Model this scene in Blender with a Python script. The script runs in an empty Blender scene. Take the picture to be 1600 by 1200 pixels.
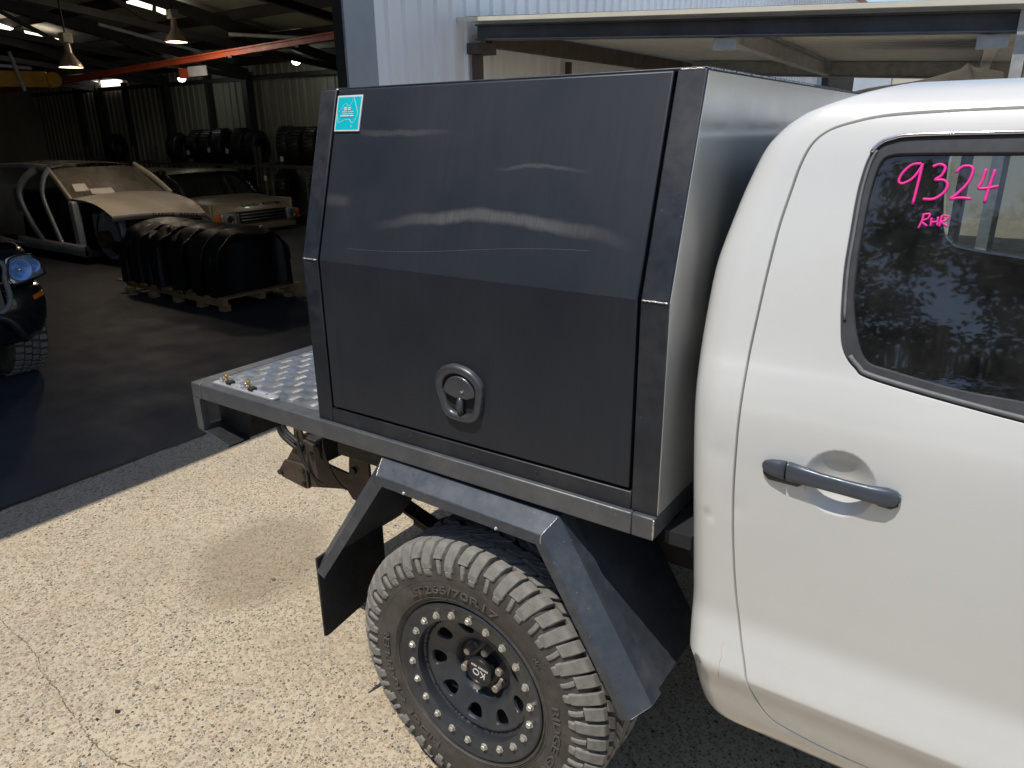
import bpy, bmesh, math, random
import numpy as np
from mathutils import Vector, Matrix
from mathutils.geometry import delaunay_2d_cdt
random.seed(7); rng = np.random.default_rng(7)
PI = math.pi; R = math.radians
sc = bpy.context.scene
col = sc.collection
# ------------------------------------------------------------------ camera, sky, sun, exposure
cam = bpy.data.cameras.new('camera'); camo = bpy.data.objects.new('camera', cam); col.objects.link(camo)
camo.location = (1.0097, -1.2598, 1.7867); camo.rotation_euler = (1.2362, .0119, .6015)
cam.sensor_width = 36; cam.lens = 36*1136.7/1600; cam.clip_start = .02; cam.clip_end = 2000
sc.camera = camo
SUN = Vector((-.09, -.42, 1.0)).normalized()
w = bpy.data.worlds.new('World'); sc.world = w; w.use_nodes = True
nt = w.node_tree; sky = nt.nodes.new('ShaderNodeTexSky'); sky.sky_type = 'NISHITA'; sky.sun_disc = False
sky.sun_elevation = math.asin(SUN.z); sky.sun_rotation = math.atan2(SUN.x, SUN.y); sky.air_density = 1.0; sky.dust_density = .6
nt.links.new(sky.outputs[0], nt.nodes['Background'].inputs[0]); nt.nodes['Background'].inputs[1].default_value = .14
sl = bpy.data.lights.new('sun', 'SUN'); sl.energy = 3.75; sl.angle = R(.53); sl.color = (1, .95, .87)
so = bpy.data.objects.new('sun', sl); col.objects.link(so); so.rotation_euler = SUN.to_track_quat('Z', 'Y').to_euler(); so.location = (0, -6, 12)
sc.view_settings.view_transform = 'Standard'; sc.view_settings.look = 'None'; sc.view_settings.exposure = 0; sc.view_settings.gamma = 1
sc.render.engine = 'CYCLES'; sc.cycles.max_bounces = 6; sc.cycles.diffuse_bounces = 3; sc.cycles.glossy_bounces = 3; sc.cycles.transparent_max_bounces = 6; sc.cycles.caustics_reflective = False; sc.cycles.caustics_refractive = False
# ------------------------------------------------------------------ node helpers
MATS = {}
def newmat(name):
    m = bpy.data.materials.new(name); m.use_nodes = True; MATS[name] = m
    return m, m.node_tree, m.node_tree.nodes['Principled BSDF']
def nd(t, typ, ins=None, **kw):
    n = t.nodes.new('ShaderNode'+typ)
    for k, v in kw.items(): setattr(n, k, v)
    for k, v in (ins or {}).items():
        if hasattr(v, 'is_output'): t.links.new(v, n.inputs[k])
        else: n.inputs[k].default_value = v
    return n
def c4(c): return (c[0], c[1], c[2], 1)
def mixc(t, f, a, b, mode='MIX'):
    n = t.nodes.new('ShaderNodeMix'); n.data_type = 'RGBA'; n.blend_type = mode
    for k, v in ((0, f), (6, a), (7, b)):
        if hasattr(v, 'is_output'): t.links.new(v, n.inputs[k])
        else: n.inputs[k].default_value = v if k == 0 else (c4(v) if len(v) == 3 else v)
    return n.outputs[2]
def mth(t, op, a, b=0.0, c=0.0, clamp=False):
    n = t.nodes.new('ShaderNodeMath'); n.operation = op; n.use_clamp = clamp
    for k, v in enumerate((a, b, c)):
        if hasattr(v, 'is_output'): t.links.new(v, n.inputs[k])
        else: n.inputs[k].default_value = v
    return n.outputs[0]
def ramp(t, f, stops):
    n = t.nodes.new('ShaderNodeValToRGB'); e = n.color_ramp.elements
    while len(e) < len(stops): e.new(.5)
    for q, (p, c) in zip(e, stops): q.position = p; q.color = c4(c) if not isinstance(c, float) else (c, c, c, 1)
    t.links.new(f, n.inputs[0]); return n.outputs[0]
def coords(t, scale=(1, 1, 1)):
    tc = t.nodes.new('ShaderNodeTexCoord'); mp = nd(t, 'Mapping', {'Vector': tc.outputs['Object'], 'Scale': scale}); return mp.outputs[0]
def noise(t, vec, scale, detail=4, rough=.55):
    return nd(t, 'TexNoise', {'Vector': vec, 'Scale': scale, 'Detail': detail, 'Roughness': rough}).outputs[0]
def bump(t, h, strength, dist, normal=None):
    n = nd(t, 'Bump', {'Height': h, 'Strength': strength, 'Distance': dist})
    if normal: t.links.new(normal, n.inputs['Normal'])
    return n.outputs[0]
def pmat(name, colr, rough=.5, metal=0., var=.15, scale=6., rv=.1, bmp=0., bscale=300., coat=0., spec=.5, stretch=(1, 1, 1), dirt=None, dirt_amt=.3, chips=0.):
    m, t, b = newmat(name); v = coords(t, stretch)
    n1 = noise(t, v, scale, 6, .65)
    f = nd(t, 'MapRange', {'Value': n1, 'From Min': .3, 'From Max': .7}).outputs[0]
    lo = tuple(max(0, x*(1-var)) for x in colr); hi = tuple(min(1, x*(1+var)) for x in colr)
    cc = mixc(t, f, lo, hi)
    if dirt:
        n3 = noise(t, v, scale*.35, 8, .7)
        g = nd(t, 'MapRange', {'Value': n3, 'From Min': .48, 'From Max': .75, 'To Max': dirt_amt}).outputs[0]
        cc = mixc(t, g, cc, dirt)
    if chips:
        g = nd(t, 'MapRange', {'Value': noise(t, v, 150, 2, .5), 'From Min': .70, 'From Max': .76, 'To Max': chips}).outputs[0]; cc = mixc(t, mth(t, 'MULTIPLY', g, nd(t, 'MapRange', {'Value': noise(t, v, 7, 3), 'From Min': .42, 'From Max': .6}).outputs[0]), cc, (.42,.42,.41))
        sc_ = noise(t, coords(t, (8, 8, 220)), 1, 3, .6); cc = mixc(t, nd(t, 'MapRange', {'Value': sc_, 'From Min': .68, 'From Max': .8, 'To Max': chips*.35}).outputs[0], cc, (.30,.30,.30))
    t.links.new(cc, b.inputs['Base Color'])
    n2 = noise(t, v, scale*2.3, 5, .6)
    t.links.new(nd(t, 'MapRange', {'Value': n2, 'From Min': .3, 'From Max': .7, 'To Min': max(.02, rough-rv), 'To Max': min(1, rough+rv)}).outputs[0], b.inputs['Roughness'])
    b.inputs['Metallic'].default_value = metal; b.inputs['Coat Weight'].default_value = coat; b.inputs['Coat Roughness'].default_value = .06
    b.inputs['Specular IOR Level'].default_value = spec
    if bmp: t.links.new(bump(t, noise(t, v, bscale, 3), bmp, .002), b.inputs['Normal'])
    return m
def emat(name, c, s):
    m, t, b = newmat(name); b.inputs['Base Color'].default_value = c4(c); b.inputs['Emission Color'].default_value = c4(c); b.inputs['Emission Strength'].default_value = s; return m
# ------------------------------------------------------------------ mesh helpers
def setp(o, label=None, cat=None, group=None, kind=None):
    if label: o['label'] = label
    if cat: o['category'] = cat
    if group: o['group'] = group
    if kind: o['kind'] = kind
    return o
def attach(o, parent):
    if parent is None: return
    o.parent = parent
    if parent.type == 'EMPTY': o.matrix_parent_inverse = Matrix.Translation(-parent.location)
def mobj(name, vs, fs, mat, parent=None, smooth=False, bevel=0., seg=2, angle=30):
    me = bpy.data.meshes.new(name); me.from_pydata([tuple(map(float, v)) for v in vs], [], fs); me.validate(); 
    if mat: me.materials.append(MATS[mat])
    return link(name, me, parent, smooth, bevel, seg, angle)
def link(name, me, parent=None, smooth=False, bevel=0., seg=2, angle=30):
    o = bpy.data.objects.new(name, me); col.objects.link(o); attach(o, parent)
    if smooth:
        for p in me.polygons: p.use_smooth = True
        if smooth != 'all': me.set_sharp_from_angle(angle=R(angle))
    if bevel:
        b = o.modifiers.new('bevel', 'BEVEL'); b.width = bevel; b.segments = seg; b.limit_method = 'ANGLE'; b.angle_limit = R(25); b.harden_normals = False
        for p in me.polygons: p.use_smooth = True
        me.set_sharp_from_angle(angle=R(11))
    return o
def root(name, loc, label, cat, group=None):
    o = bpy.data.objects.new(name, None); o.empty_display_size = .1; col.objects.link(o); o.location = loc
    return setp(o, label, cat, group)
class MB:
    def __init__(s): s.v = []; s.f = []
    def add(s, vs, fs):
        k = len(s.v); s.v += [tuple(v) for v in vs]; s.f += [tuple(i+k for i in f) for f in fs]; return s
    def box(s, x0, x1, y0, y1, z0, z1):
        return s.add([(x0,y0,z0),(x1,y0,z0),(x1,y1,z0),(x0,y1,z0),(x0,y0,z1),(x1,y0,z1),(x1,y1,z1),(x0,y1,z1)],
                     [(0,3,2,1),(4,5,6,7),(0,1,5,4),(1,2,6,5),(2,3,7,6),(3,0,4,7)])
    def beam(s, a, b, wd, ht, up=(0, 0, 1)):
        a = Vector(a); b = Vector(b); d = (b-a).normalized(); u = Vector(up); sdv = d.cross(u).normalized(); u = sdv.cross(d).normalized()
        vs = [p+sdv*i*wd/2+u*j*ht/2 for p in (a, b) for i, j in ((-1,-1),(1,-1),(1,1),(-1,1))]
        return s.add(vs, [(0,3,2,1),(4,5,6,7),(0,1,5,4),(1,2,6,5),(2,3,7,6),(3,0,4,7)])
    def prism(s, poly, axis, a, b):
        # poly in the two other axes (order x,y,z without axis)
        def P(p, t):
            q = list(p); q.insert(axis, t); return tuple(q)
        n = len(poly); vs = [P(p, a) for p in poly]+[P(p, b) for p in poly]
        return s.add(vs, [tuple(range(n)), tuple(range(2*n-1, n-1, -1))]+[(i, i+n, (i+1) % n+n, (i+1) % n) for i in range(n)])
    def tube(s, pts, r, n=8, cap=True):
        pts = [Vector(p) for p in pts]; k = len(s.v); rr = r if isinstance(r, (list, tuple)) else [r]*len(pts)
        up = None
        for i, p in enumerate(pts):
            d = (pts[min(i+1, len(pts)-1)]-pts[max(i-1, 0)]).normalized()
            if up is None: up = d.orthogonal().normalized()
            a = (up-d*up.dot(d)).normalized(); up = a; b = d.cross(a)
            for j in range(n): s.v.append(tuple(p+(a*math.cos(2*PI*j/n)+b*math.sin(2*PI*j/n))*rr[i]))
        for i in range(len(pts)-1):
            for j in range(n): s.f.append((k+i*n+j, k+i*n+(j+1) % n, k+(i+1)*n+(j+1) % n, k+(i+1)*n+j))
        if cap:
            s.f.append(tuple(k+j for j in range(n-1, -1, -1))); s.f.append(tuple(k+(len(pts)-1)*n+j for j in range(n)))
        return s
    def lathe(s, prof, c, axis=1, n=32, closed=False):
        # prof: (radius, along) ; axis 1 = spun round y, 2 = round z, 0 = round x
        k = len(s.v); m = len(prof)
        for j in range(n):
            a = 2*PI*j/n; ca, sa = math.cos(a), math.sin(a)
            for r, h in prof:
                q = (r*ca, h, r*sa) if axis == 1 else ((r*ca, r*sa, h) if axis == 2 else (h, r*ca, r*sa))
                s.v.append((c[0]+q[0], c[1]+q[1], c[2]+q[2]))
        for j in range(n):
            for i in range(m if closed else m-1):
                s.f.append((k+j*m+i, k+j*m+(i+1) % m, k+((j+1) % n)*m+(i+1) % m, k+((j+1) % n)*m+i))
        return s
    def grid(s, fn, nu, nv):
        k = len(s.v)
        for i in range(nu+1):
            for j in range(nv+1): s.v.append(tuple(fn(i/nu, j/nv)))
        for i in range(nu):
            for j in range(nv): a = k+i*(nv+1)+j; s.f.append((a, a+nv+1, a+nv+2, a+1))
        return s
    def build(s, name, mat, parent=None, **kw): return mobj(name, s.v, s.f, mat, parent, **kw)
def box(name, x0, x1, y0, y1, z0, z1, mat, parent=None, bevel=0., **kw): return MB().box(x0, x1, y0, y1, z0, z1).build(name, mat, parent, bevel=bevel, **kw)
def copyo(o, parent=None, loc=None, name=None):
    c = o.copy(); col.objects.link(c); c.parent = parent
    if parent and parent.type == 'EMPTY': c.matrix_parent_inverse = Matrix.Translation(-parent.location)
    elif parent: c.matrix_parent_inverse = Matrix()
    if loc is not None: c.location = loc
    return c
def text_geo(txt, size, ext=.001):
    cu = bpy.data.curves.new('t', 'FONT'); cu.body = txt; cu.size = size; cu.extrude = ext; cu.align_x = 'CENTER'; cu.align_y = 'CENTER'; cu.resolution_u = 3
    o = bpy.data.objects.new('t', cu); col.objects.link(o); dg = bpy.context.evaluated_depsgraph_get(); dg.update()
    me = bpy.data.meshes.new_from_object(o.evaluated_get(dg)); vs = [tuple(v.co) for v in me.vertices]; fs = [tuple(p.vertices) for p in me.polygons]
    bpy.data.objects.remove(o); bpy.data.curves.remove(cu); bpy.data.meshes.remove(me); return vs, fs
def catmull(P, n=8, closed=False):
    P = [np.array(p, float) for p in P]; out = []
    Q = ([P[-1]]+P+[P[0], P[1]]) if closed else ([2*P[0]-P[1]]+P+[2*P[-1]-P[-2]])
    for i in range(1, len(Q)-2):
        a, b, c, d = Q[i-1:i+3]
        for k in range(n):
            t = k/n; out.append(.5*((2*b)+(c-a)*t+(2*a-5*b+4*c-d)*t*t+(3*b-a-3*c+d)*t**3))
    if not closed: out.append(P[-1])
    return np.array(out)
def inside(poly, pts):
    poly = np.asarray(poly); x, y = pts[:, 0], pts[:, 1]; r = np.zeros(len(pts), bool); n = len(poly)
    for i in range(n):
        x0, y0 = poly[i]; x1, y1 = poly[(i+1) % n]
        if y0 == y1: continue
        c = ((y0 > y) != (y1 > y)) & (x < (x1-x0)*(y-y0)/(y1-y0)+x0); r ^= c
    return r
def resample(loop, step):
    L = np.asarray(loop, float); out = []
    for i in range(len(L)):
        a = L[i]; b = L[(i+1) % len(L)]; d = np.linalg.norm(b-a); k = max(1, int(round(d/step)))
        for j in range(k): out.append(a+(b-a)*j/k)
    o = [out[0]]
    for p in out[1:]:
        if np.linalg.norm(p-o[-1]) > step*.3: o.append(p)
    return np.array(o)
def area(L): L = np.asarray(L); return .5*np.sum(L[:, 0]*np.roll(L[:, 1], -1)-np.roll(L[:, 0], -1)*L[:, 1])
def offset(loop, d):
    L = np.asarray(loop, float); sg = 1 if area(L) > 0 else -1
    t = np.roll(L, -1, 0)-np.roll(L, 1, 0); t /= np.linalg.norm(t, axis=1)[:, None]+1e-12
    return L+sg*d*np.stack([t[:, 1], -t[:, 0]], 1)
def cdt(outer, holes, step, gstep=None, extra=None):
    g = gstep or step; loops = [resample(outer, step)]+[resample(h, step) for h in holes]
    verts = []; edges = []
    for L in loops:
        k = len(verts); verts += [tuple(p) for p in L]; edges += [(k+i, k+(i+1) % len(L)) for i in range(len(L))]
    B = np.array(verts); lo = B.min(0); hi = B.max(0)
    gx, gy = np.meshgrid(np.arange(lo[0]+g/2, hi[0], g), np.arange(lo[1]+g/2, hi[1], g)); gx = gx.copy(); gx[::2] += g/2
    P = np.stack([gx.ravel(), gy.ravel()], 1); ok = inside(loops[0], P)
    for h in loops[1:]: ok &= ~inside(h, P)
    P = P[ok]
    if len(P):
        keep = np.ones(len(P), bool)
        for i in range(0, len(P), 2000): keep[i:i+2000] = (np.linalg.norm(P[i:i+2000, None]-B[None], axis=2).min(1) > .55*min(g, step))
        P = P[keep]
        if extra is not None:
            P = P[[np.linalg.norm(extra-p, axis=1).min() > .003 for p in P]]; P = np.concatenate([P, extra])
        verts += [tuple(p) for p in P]
    r = delaunay_2d_cdt([Vector(v) for v in verts], edges, [], 0, 1e-7)
    V = np.array([tuple(v) for v in r[0]]); F = np.array([f for f in r[2] if len(f) == 3])
    C = V[F].mean(1); ok = inside(loops[0], C)
    for h in loops[1:]: ok &= ~inside(h, C)
    return V, F[ok]
def panel(name, outer, holes, step, fn, mat, parent, depth=.012, roll=.0018, gstep=None, flip=False, smooth='all', flange=True, mirror=None, extra=None):
    # flat outline -> curved sheet through fn(u,v,inset) with rolled edges
    V, F = cdt(outer, holes, step, gstep, extra); vs = [fn(u, v, 0) for u, v in V]; fs = [tuple(int(i) for i in f) for f in F]
    if flange:
        cnt = {}
        for f in fs:
            for i in range(3):
                e = (f[i], f[(i+1) % 3]); cnt[tuple(sorted(e))] = cnt.get(tuple(sorted(e)), [])+[e]
        be = [e[0] for e in cnt.values() if len(e) == 1]; nrm = {}
        for a, b in be:
            d = V[b]-V[a]; n = np.array([d[1], -d[0]]); n /= np.linalg.norm(n)+1e-12
            for q in (a, b): nrm[q] = nrm.get(q, np.zeros(2))+n
        m1 = {}; m2 = {}
        for q, n in nrm.items():
            n = n/(np.linalg.norm(n)+1e-12); p1 = V[q]+n*roll*.8; p2 = V[q]+n*roll*1.1
            m1[q] = len(vs); vs.append(fn(p1[0], p1[1], roll*.8)); m2[q] = len(vs); vs.append(fn(p2[0], p2[1], depth))
        for a, b in be: fs.append((b, a, m1[a], m1[b])); fs.append((m1[b], m1[a], m2[a], m2[b]))
    if mirror is not None: vs = [(v[0], 2*mirror-v[1], v[2]) for v in vs]; flip = not flip
    if flip: fs = [f[::-1] for f in fs]
    o = mobj(name, vs, fs, mat, parent, smooth=smooth, angle=50); me = o.data
    # exact surface normals on the sheet so highlights run smoothly over it
    nrms = [tuple(v.normal) for v in me.vertices]; e = 4e-4
    for i, (u, v) in enumerate(V):
        a = Vector(fn(u+e, v, 0))-Vector(fn(u-e, v, 0)); b = Vector(fn(u, v+e, 0))-Vector(fn(u, v-e, 0)); n = a.cross(b)
        if mirror is not None: n.y = -n.y
        if n.length < 1e-12: continue
        n.normalize(); 
        if n.dot(me.vertices[i].normal) < 0: n = -n
        nrms[i] = tuple(n)
    me.normals_split_custom_set_from_vertices(nrms)
    return o
# ------------------------------------------------------------------ materials
def ground_mat(name, dark=False):
    m, t, b = newmat(name); v = coords(t)
    warp = noise(t, v, 9, 3); vv = nd(t, 'VectorMath', {0: v, 1: nd(t, 'VectorMath', {0: nd(t, 'TexNoise', {'Vector': v, 'Scale': 60.}).outputs[1], 'Scale': .006}, operation='SCALE').outputs[0]}, operation='ADD').outputs[0]
    v1 = nd(t, 'TexVoronoi', {'Vector': vv, 'Scale': 100.}); v1e = nd(t, 'TexVoronoi', {'Vector': vv, 'Scale': 100.}, feature='DISTANCE_TO_EDGE')
    v2 = nd(t, 'TexVoronoi', {'Vector': vv, 'Scale': 47.}); 
    rnd = nd(t, 'SeparateColor', {0: v1.outputs['Color']}).outputs[0]; rnd2 = nd(t, 'SeparateColor', {0: v2.outputs['Color']})
    stone = ramp(t, rnd, [(0, (.07,.06,.05)), (.07, (.13,.11,.085)), (.18, (.27,.20,.13)), (.36, (.46,.37,.26)), (.52, (.24,.21,.17)), (.64, (.43,.29,.18)), (.8, (.54,.46,.35)), (.93, (.30,.26,.21)), (1, (.15,.15,.15))])
    matrix = mixc(t, nd(t, 'MapRange', {'Value': noise(t, v, 160, 4), 'From Min': .35, 'From Max': .65}).outputs[0], (.48,.41,.295), (.60,.52,.385))
    edge = nd(t, 'MapRange', {'Value': v1e.outputs[0], 'From Min': .05, 'From Max': .15}).outputs[0]
    pick = mth(t, 'GREATER_THAN', nd(t, 'SeparateColor', {0: v1.outputs['Color']}).outputs[1], .22)
    f = mth(t, 'MULTIPLY', edge, pick)
    c = mixc(t, f, matrix, stone)
    # occasional larger dark pebbles
    big = mth(t, 'MULTIPLY', mth(t, 'GREATER_THAN', rnd2.outputs[1], .93), mth(t, 'LESS_THAN', v2.outputs['Distance'], .33))
    c = mixc(t, big, c, mixc(t, rnd2.outputs[0], (.07,.065,.06), (.30,.2,.12)))
    # broad weathering
    c = mixc(t, nd(t, 'MapRange', {'Value': noise(t, v, 1.3, 6, .65), 'From Min': .42, 'From Max': .7, 'To Max': .4}).outputs[0], c, (.31,.26,.19))
    c = mixc(t, nd(t, 'MapRange', {'Value': noise(t, v, .55, 5, .6), 'From Min': .5, 'From Max': .7, 'To Max': .3}).outputs[0], c, (.52,.45,.34))
    c = mixc(t, nd(t, 'MapRange', {'Value': noise(t, v, 4.5, 6, .65), 'From Min': .5, 'From Max': .75, 'To Max': .3}).outputs[0], c, (.50,.36,.22))
    # old damp stain beside the tray
    sx = nd(t, 'SeparateXYZ', {0: v}); nz = mth(t, 'MULTIPLY', mth(t, 'SUBTRACT', noise(t, v, 5, 5), .5), .42)
    u = mth(t, 'ADD', mth(t, 'MULTIPLY', mth(t, 'ADD', sx.outputs[0], 1.52), 2.6), mth(t, 'MULTIPLY', mth(t, 'SUBTRACT', sx.outputs[1], .42), .6))
    q = mth(t, 'MULTIPLY', mth(t, 'SUBTRACT', sx.outputs[1], .42), 2.3)
    d = mth(t, 'ADD', mth(t, 'SQRT', mth(t, 'ADD', mth(t, 'MULTIPLY', u, u), mth(t, 'MULTIPLY', q, q))), nz)
    st = nd(t, 'MapRange', {'Value': d, 'From Min': .95, 'From Max': .6, 'To Max': .48}).outputs[0]
    c = mixc(t, st, c, (.22,.17,.11))
    t.links.new(c, b.inputs['Base Color']); b.inputs['Roughness'].default_value = .85; b.inputs['Specular IOR Level'].default_value = .3
    h = mth(t, 'ADD', mth(t, 'MULTIPLY', f, .5), mth(t, 'MULTIPLY', noise(t, v, 220, 3), .4))
    t.links.new(bump(t, h, .55, .004), b.inputs['Normal'])
ground_mat('aggregate')
def floor_mat():
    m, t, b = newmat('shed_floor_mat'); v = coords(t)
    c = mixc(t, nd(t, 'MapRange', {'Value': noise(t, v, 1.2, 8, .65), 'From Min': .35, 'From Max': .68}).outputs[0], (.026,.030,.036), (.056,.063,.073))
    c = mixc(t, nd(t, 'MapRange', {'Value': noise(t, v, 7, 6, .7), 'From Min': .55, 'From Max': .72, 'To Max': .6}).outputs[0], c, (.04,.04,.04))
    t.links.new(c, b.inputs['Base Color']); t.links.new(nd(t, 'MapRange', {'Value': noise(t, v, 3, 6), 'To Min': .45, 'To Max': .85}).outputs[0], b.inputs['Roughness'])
    t.links.new(bump(t, noise(t, v, 90, 4), .25, .003), b.inputs['Normal'])
floor_mat()
def paint_black(name, base, rough, dustf):
    # black powder coat with fine dust streaks and wiped arcs (canopy doors)
    m, t, b = newmat(name); v = coords(t); s = nd(t, 'SeparateXYZ', {0: v}); X, Z = s.outputs[0], s.outputs[2]
    st = noise(t, coords(t, (140, 6, 3)), 1, 5, .7); sp = noise(t, v, 420, 2, .6); cl = noise(t, v, 3.2, 5, .6)
    dust = mth(t, 'MULTIPLY', mth(t, 'MULTIPLY', nd(t, 'MapRange', {'Value': st, 'From Min': .35, 'From Max': .8}).outputs[0], nd(t, 'MapRange', {'Value': cl, 'From Min': .3, 'From Max': .75}).outputs[0]), .05*dustf)
    spk = mth(t, 'MULTIPLY', nd(t, 'MapRange', {'Value': sp, 'From Min': .62, 'From Max': .78}).outputs[0], .08*dustf)
    dust = mth(t, 'ADD', dust, spk)
    fine = noise(t, coords(t, (260, 20, 14)), 1, 3, .7)
    for (x0, z0, k, wd, hw, amt) in ((.06, 1.612, .34, .017, .36, .34), (-.24, 1.785, -.12, .009, .19, .16), (.17, 1.715, .25, .005, .13, .2), (-.42, 1.63, .0, .02, .06, .14)):
        dx = mth(t, 'SUBTRACT', X, x0); zz = mth(t, 'ADD', mth(t, 'SUBTRACT', Z, z0), mth(t, 'ADD', mth(t, 'MULTIPLY', mth(t, 'MULTIPLY', dx, dx), k), mth(t, 'MULTIPLY', mth(t, 'SUBTRACT', noise(t, v, 9, 3), .5), .03)))
        taper = nd(t, 'MapRange', {'Value': mth(t, 'ABSOLUTE', dx), 'From Min': hw, 'From Max': hw*.35}).outputs[0]
        band = nd(t, 'MapRange', {'Value': mth(t, 'ABSOLUTE', zz), 'From Min': wd, 'From Max': wd*.35}).outputs[0]
        dust = mth(t, 'MAXIMUM', dust, mth(t, 'MULTIPLY', mth(t, 'MULTIPLY', band, taper), mth(t, 'MULTIPLY', amt*dustf, mth(t, 'ADD', fine, .25))))
    # hairline scratch
    zz = mth(t, 'SUBTRACT', Z, mth(t, 'ADD', 1.538, mth(t, 'ADD', mth(t, 'MULTIPLY', X, .05), mth(t, 'MULTIPLY', mth(t, 'SINE', mth(t, 'MULTIPLY', X, 7.)), .008))))
    scr = mth(t, 'MULTIPLY', mth(t, 'LESS_THAN', mth(t, 'ABSOLUTE', zz), .0006), mth(t, 'LESS_THAN', mth(t, 'ABSOLUTE', mth(t, 'ADD', X, .03)), .34))
    dust = mth(t, 'MAXIMUM', dust, mth(t, 'MULTIPLY', scr, .16*dustf), clamp=True)
    t.links.new(mixc(t, dust, base, (.34,.33,.31)), b.inputs['Base Color'])
    t.links.new(nd(t, 'MapRange', {'Value': cl, 'From Min': .3, 'From Max': .7, 'To Min': rough-.06, 'To Max': rough+.08}).outputs[0], b.inputs['Roughness'])
    b.inputs['Specular IOR Level'].default_value = .62
    t.links.new(bump(t, noise(t, v, 900, 2), .12, .0006), b.inputs['Normal'])
paint_black('black_powder', (.0085,.0125,.0205), .5, .85)
pmat('black_frame', (.009,.0125,.020), .47, spec=.65, chips=.3, var=.25, scale=14, bmp=.15, bscale=700, dirt=(.2,.19,.18), dirt_amt=.18)
pmat('dark_alloy', (.12,.125,.135), .42, .75, var=.25, scale=12, rv=.12, bmp=.08, bscale=500, dirt=(.25,.23,.2), dirt_amt=.25)
pmat('rail_paint', (.10,.106,.114), .42, .3, chips=.4, var=.15, scale=16, rv=.1, bmp=.1, bscale=400, dirt=(.30,.28,.25), dirt_amt=.3)
pmat('guard_paint', (.055,.064,.080), .42, .2, chips=.55, var=.16, scale=24, rv=.1, bmp=.1, bscale=500, dirt=(.33,.33,.32), dirt_amt=.2)
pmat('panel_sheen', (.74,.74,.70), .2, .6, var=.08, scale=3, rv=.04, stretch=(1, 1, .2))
pmat('checker_alloy', (.52,.54,.56), .36, .85, var=.1, scale=20, rv=.1, bmp=.1, bscale=300, dirt=(.4,.38,.34), dirt_amt=.3)
pmat('galvanised', (.62,.63,.64), .4, .6, var=.12, scale=40)
pmat('weld', (.62,.6,.58), .35, .9, var=.3, scale=80, bmp=.6, bscale=500)
pmat('brass', (.62,.44,.16), .35, .9, var=.25, scale=120)
pmat('chrome', (.75,.75,.75), .12, 1., var=.05, scale=20, rv=.05)
pmat('latch_metal', (.09,.095,.105), .32, .5, var=.2, scale=30)
def white_paint():
    m, t, b = newmat('white_paint'); v = coords(t)
    c = mixc(t, nd(t, 'MapRange', {'Value': noise(t, v, 2.2, 5), 'From Min': .3, 'From Max': .7}).outputs[0], (.63,.63,.605), (.68,.68,.655))
    low = nd(t, 'MapRange', {'Value': nd(t, 'SeparateXYZ', {0: v}).outputs[2], 'From Min': .85, 'From Max': .5, 'To Max': .35}).outputs[0]
    c = mixc(t, mth(t, 'MULTIPLY', low, nd(t, 'MapRange', {'Value': noise(t, v, 30, 6, .7), 'From Min': .45, 'From Max': .75}).outputs[0]), c, (.42,.37,.3))
    sp = nd(t, 'MapRange', {'Value': noise(t, v, 160, 2), 'From Min': .74, 'From Max': .8, 'To Max': .25}).outputs[0]
    c = mixc(t, sp, c, (.45,.42,.37))
    t.links.new(c, b.inputs['Base Color']); b.inputs['Roughness'].default_value = .42; b.inputs['Coat Weight'].default_value = .9
    t.links.new(nd(t, 'MapRange', {'Value': noise(t, v, 40, 5), 'To Min': .03, 'To Max': .16}).outputs[0], b.inputs['Coat Roughness'])
    t.links.new(bump(t, noise(t, v, 3.5, 2), .06, .02), b.inputs['Normal'])
white_paint()
pmat('rubber', (.058,.050,.043), .78, var=.3, scale=20, bmp=.2, bscale=350, dirt=(.17,.145,.12), dirt_amt=.5)
pmat('tread_rubber', (.20,.19,.172), .85, var=.3, scale=30, bmp=.25, bscale=450, dirt=(.24,.21,.175), dirt_amt=.6)
pmat('letter_rubber', (.085,.077,.07), .6, var=.2, scale=60, dirt=(.2,.18,.16), dirt_amt=.5)
pmat('wheel_black', (.045,.051,.060), .36, .35, var=.25, scale=14, dirt=(.2,.17,.14), dirt_amt=.16)
pmat('bolt_zinc', (.60,.58,.52), .4, .6, var=.25, scale=150, dirt=(.2,.14,.08), dirt_amt=.5)
pmat('nut_rust', (.32,.28,.25), .55, .55, var=.35, scale=120, dirt=(.24,.13,.07), dirt_amt=.6)
pmat('cap_black', (.02,.022,.026), .35, .2, var=.15, scale=40)
pmat('white_print', (.72,.72,.70), .5, var=.08, scale=60)
pmat('under_black', (.018,.018,.019), .6, var=.4, scale=14, bmp=.2, bscale=120, dirt=(.12,.09,.06), dirt_amt=.4)
pmat('under_brown', (.07,.052,.04), .65, .2, var=.3, scale=12, bmp=.2, bscale=160, dirt=(.16,.11,.07), dirt_amt=.5)
pmat('flap_rubber', (.02,.02,.021), .7, var=.3, scale=12, bmp=.2, bscale=200, dirt=(.14,.12,.1), dirt_amt=.4)
pmat('handle_grey', (.085,.10,.125), .38, .35, var=.1, scale=40)
pmat('trim_black', (.02,.021,.023), .35, var=.2, scale=30)
pmat('trim_grey', (.16,.165,.17), .6, 0., var=.15, scale=30)
pmat('seal_grey', (.05,.053,.058), .6, var=.2, scale=30, spec=.3)
pmat('cabin_dark', (.016,.016,.018), .8, var=.3, scale=10)
pmat('cabin_grey', (.06,.06,.062), .8, var=.3, scale=10)
pmat('pink_marker', (.85,.03,.33), .6, var=.1, scale=200)
pmat('cyan_print', (.0,.52,.60), .35, var=.04, scale=40)
pmat('shed_white', (.80,.815,.83), .45, var=.07, scale=1.2, rv=.1, dirt=(.42,.42,.4), dirt_amt=.35, stretch=(1, 1, .25))
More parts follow.
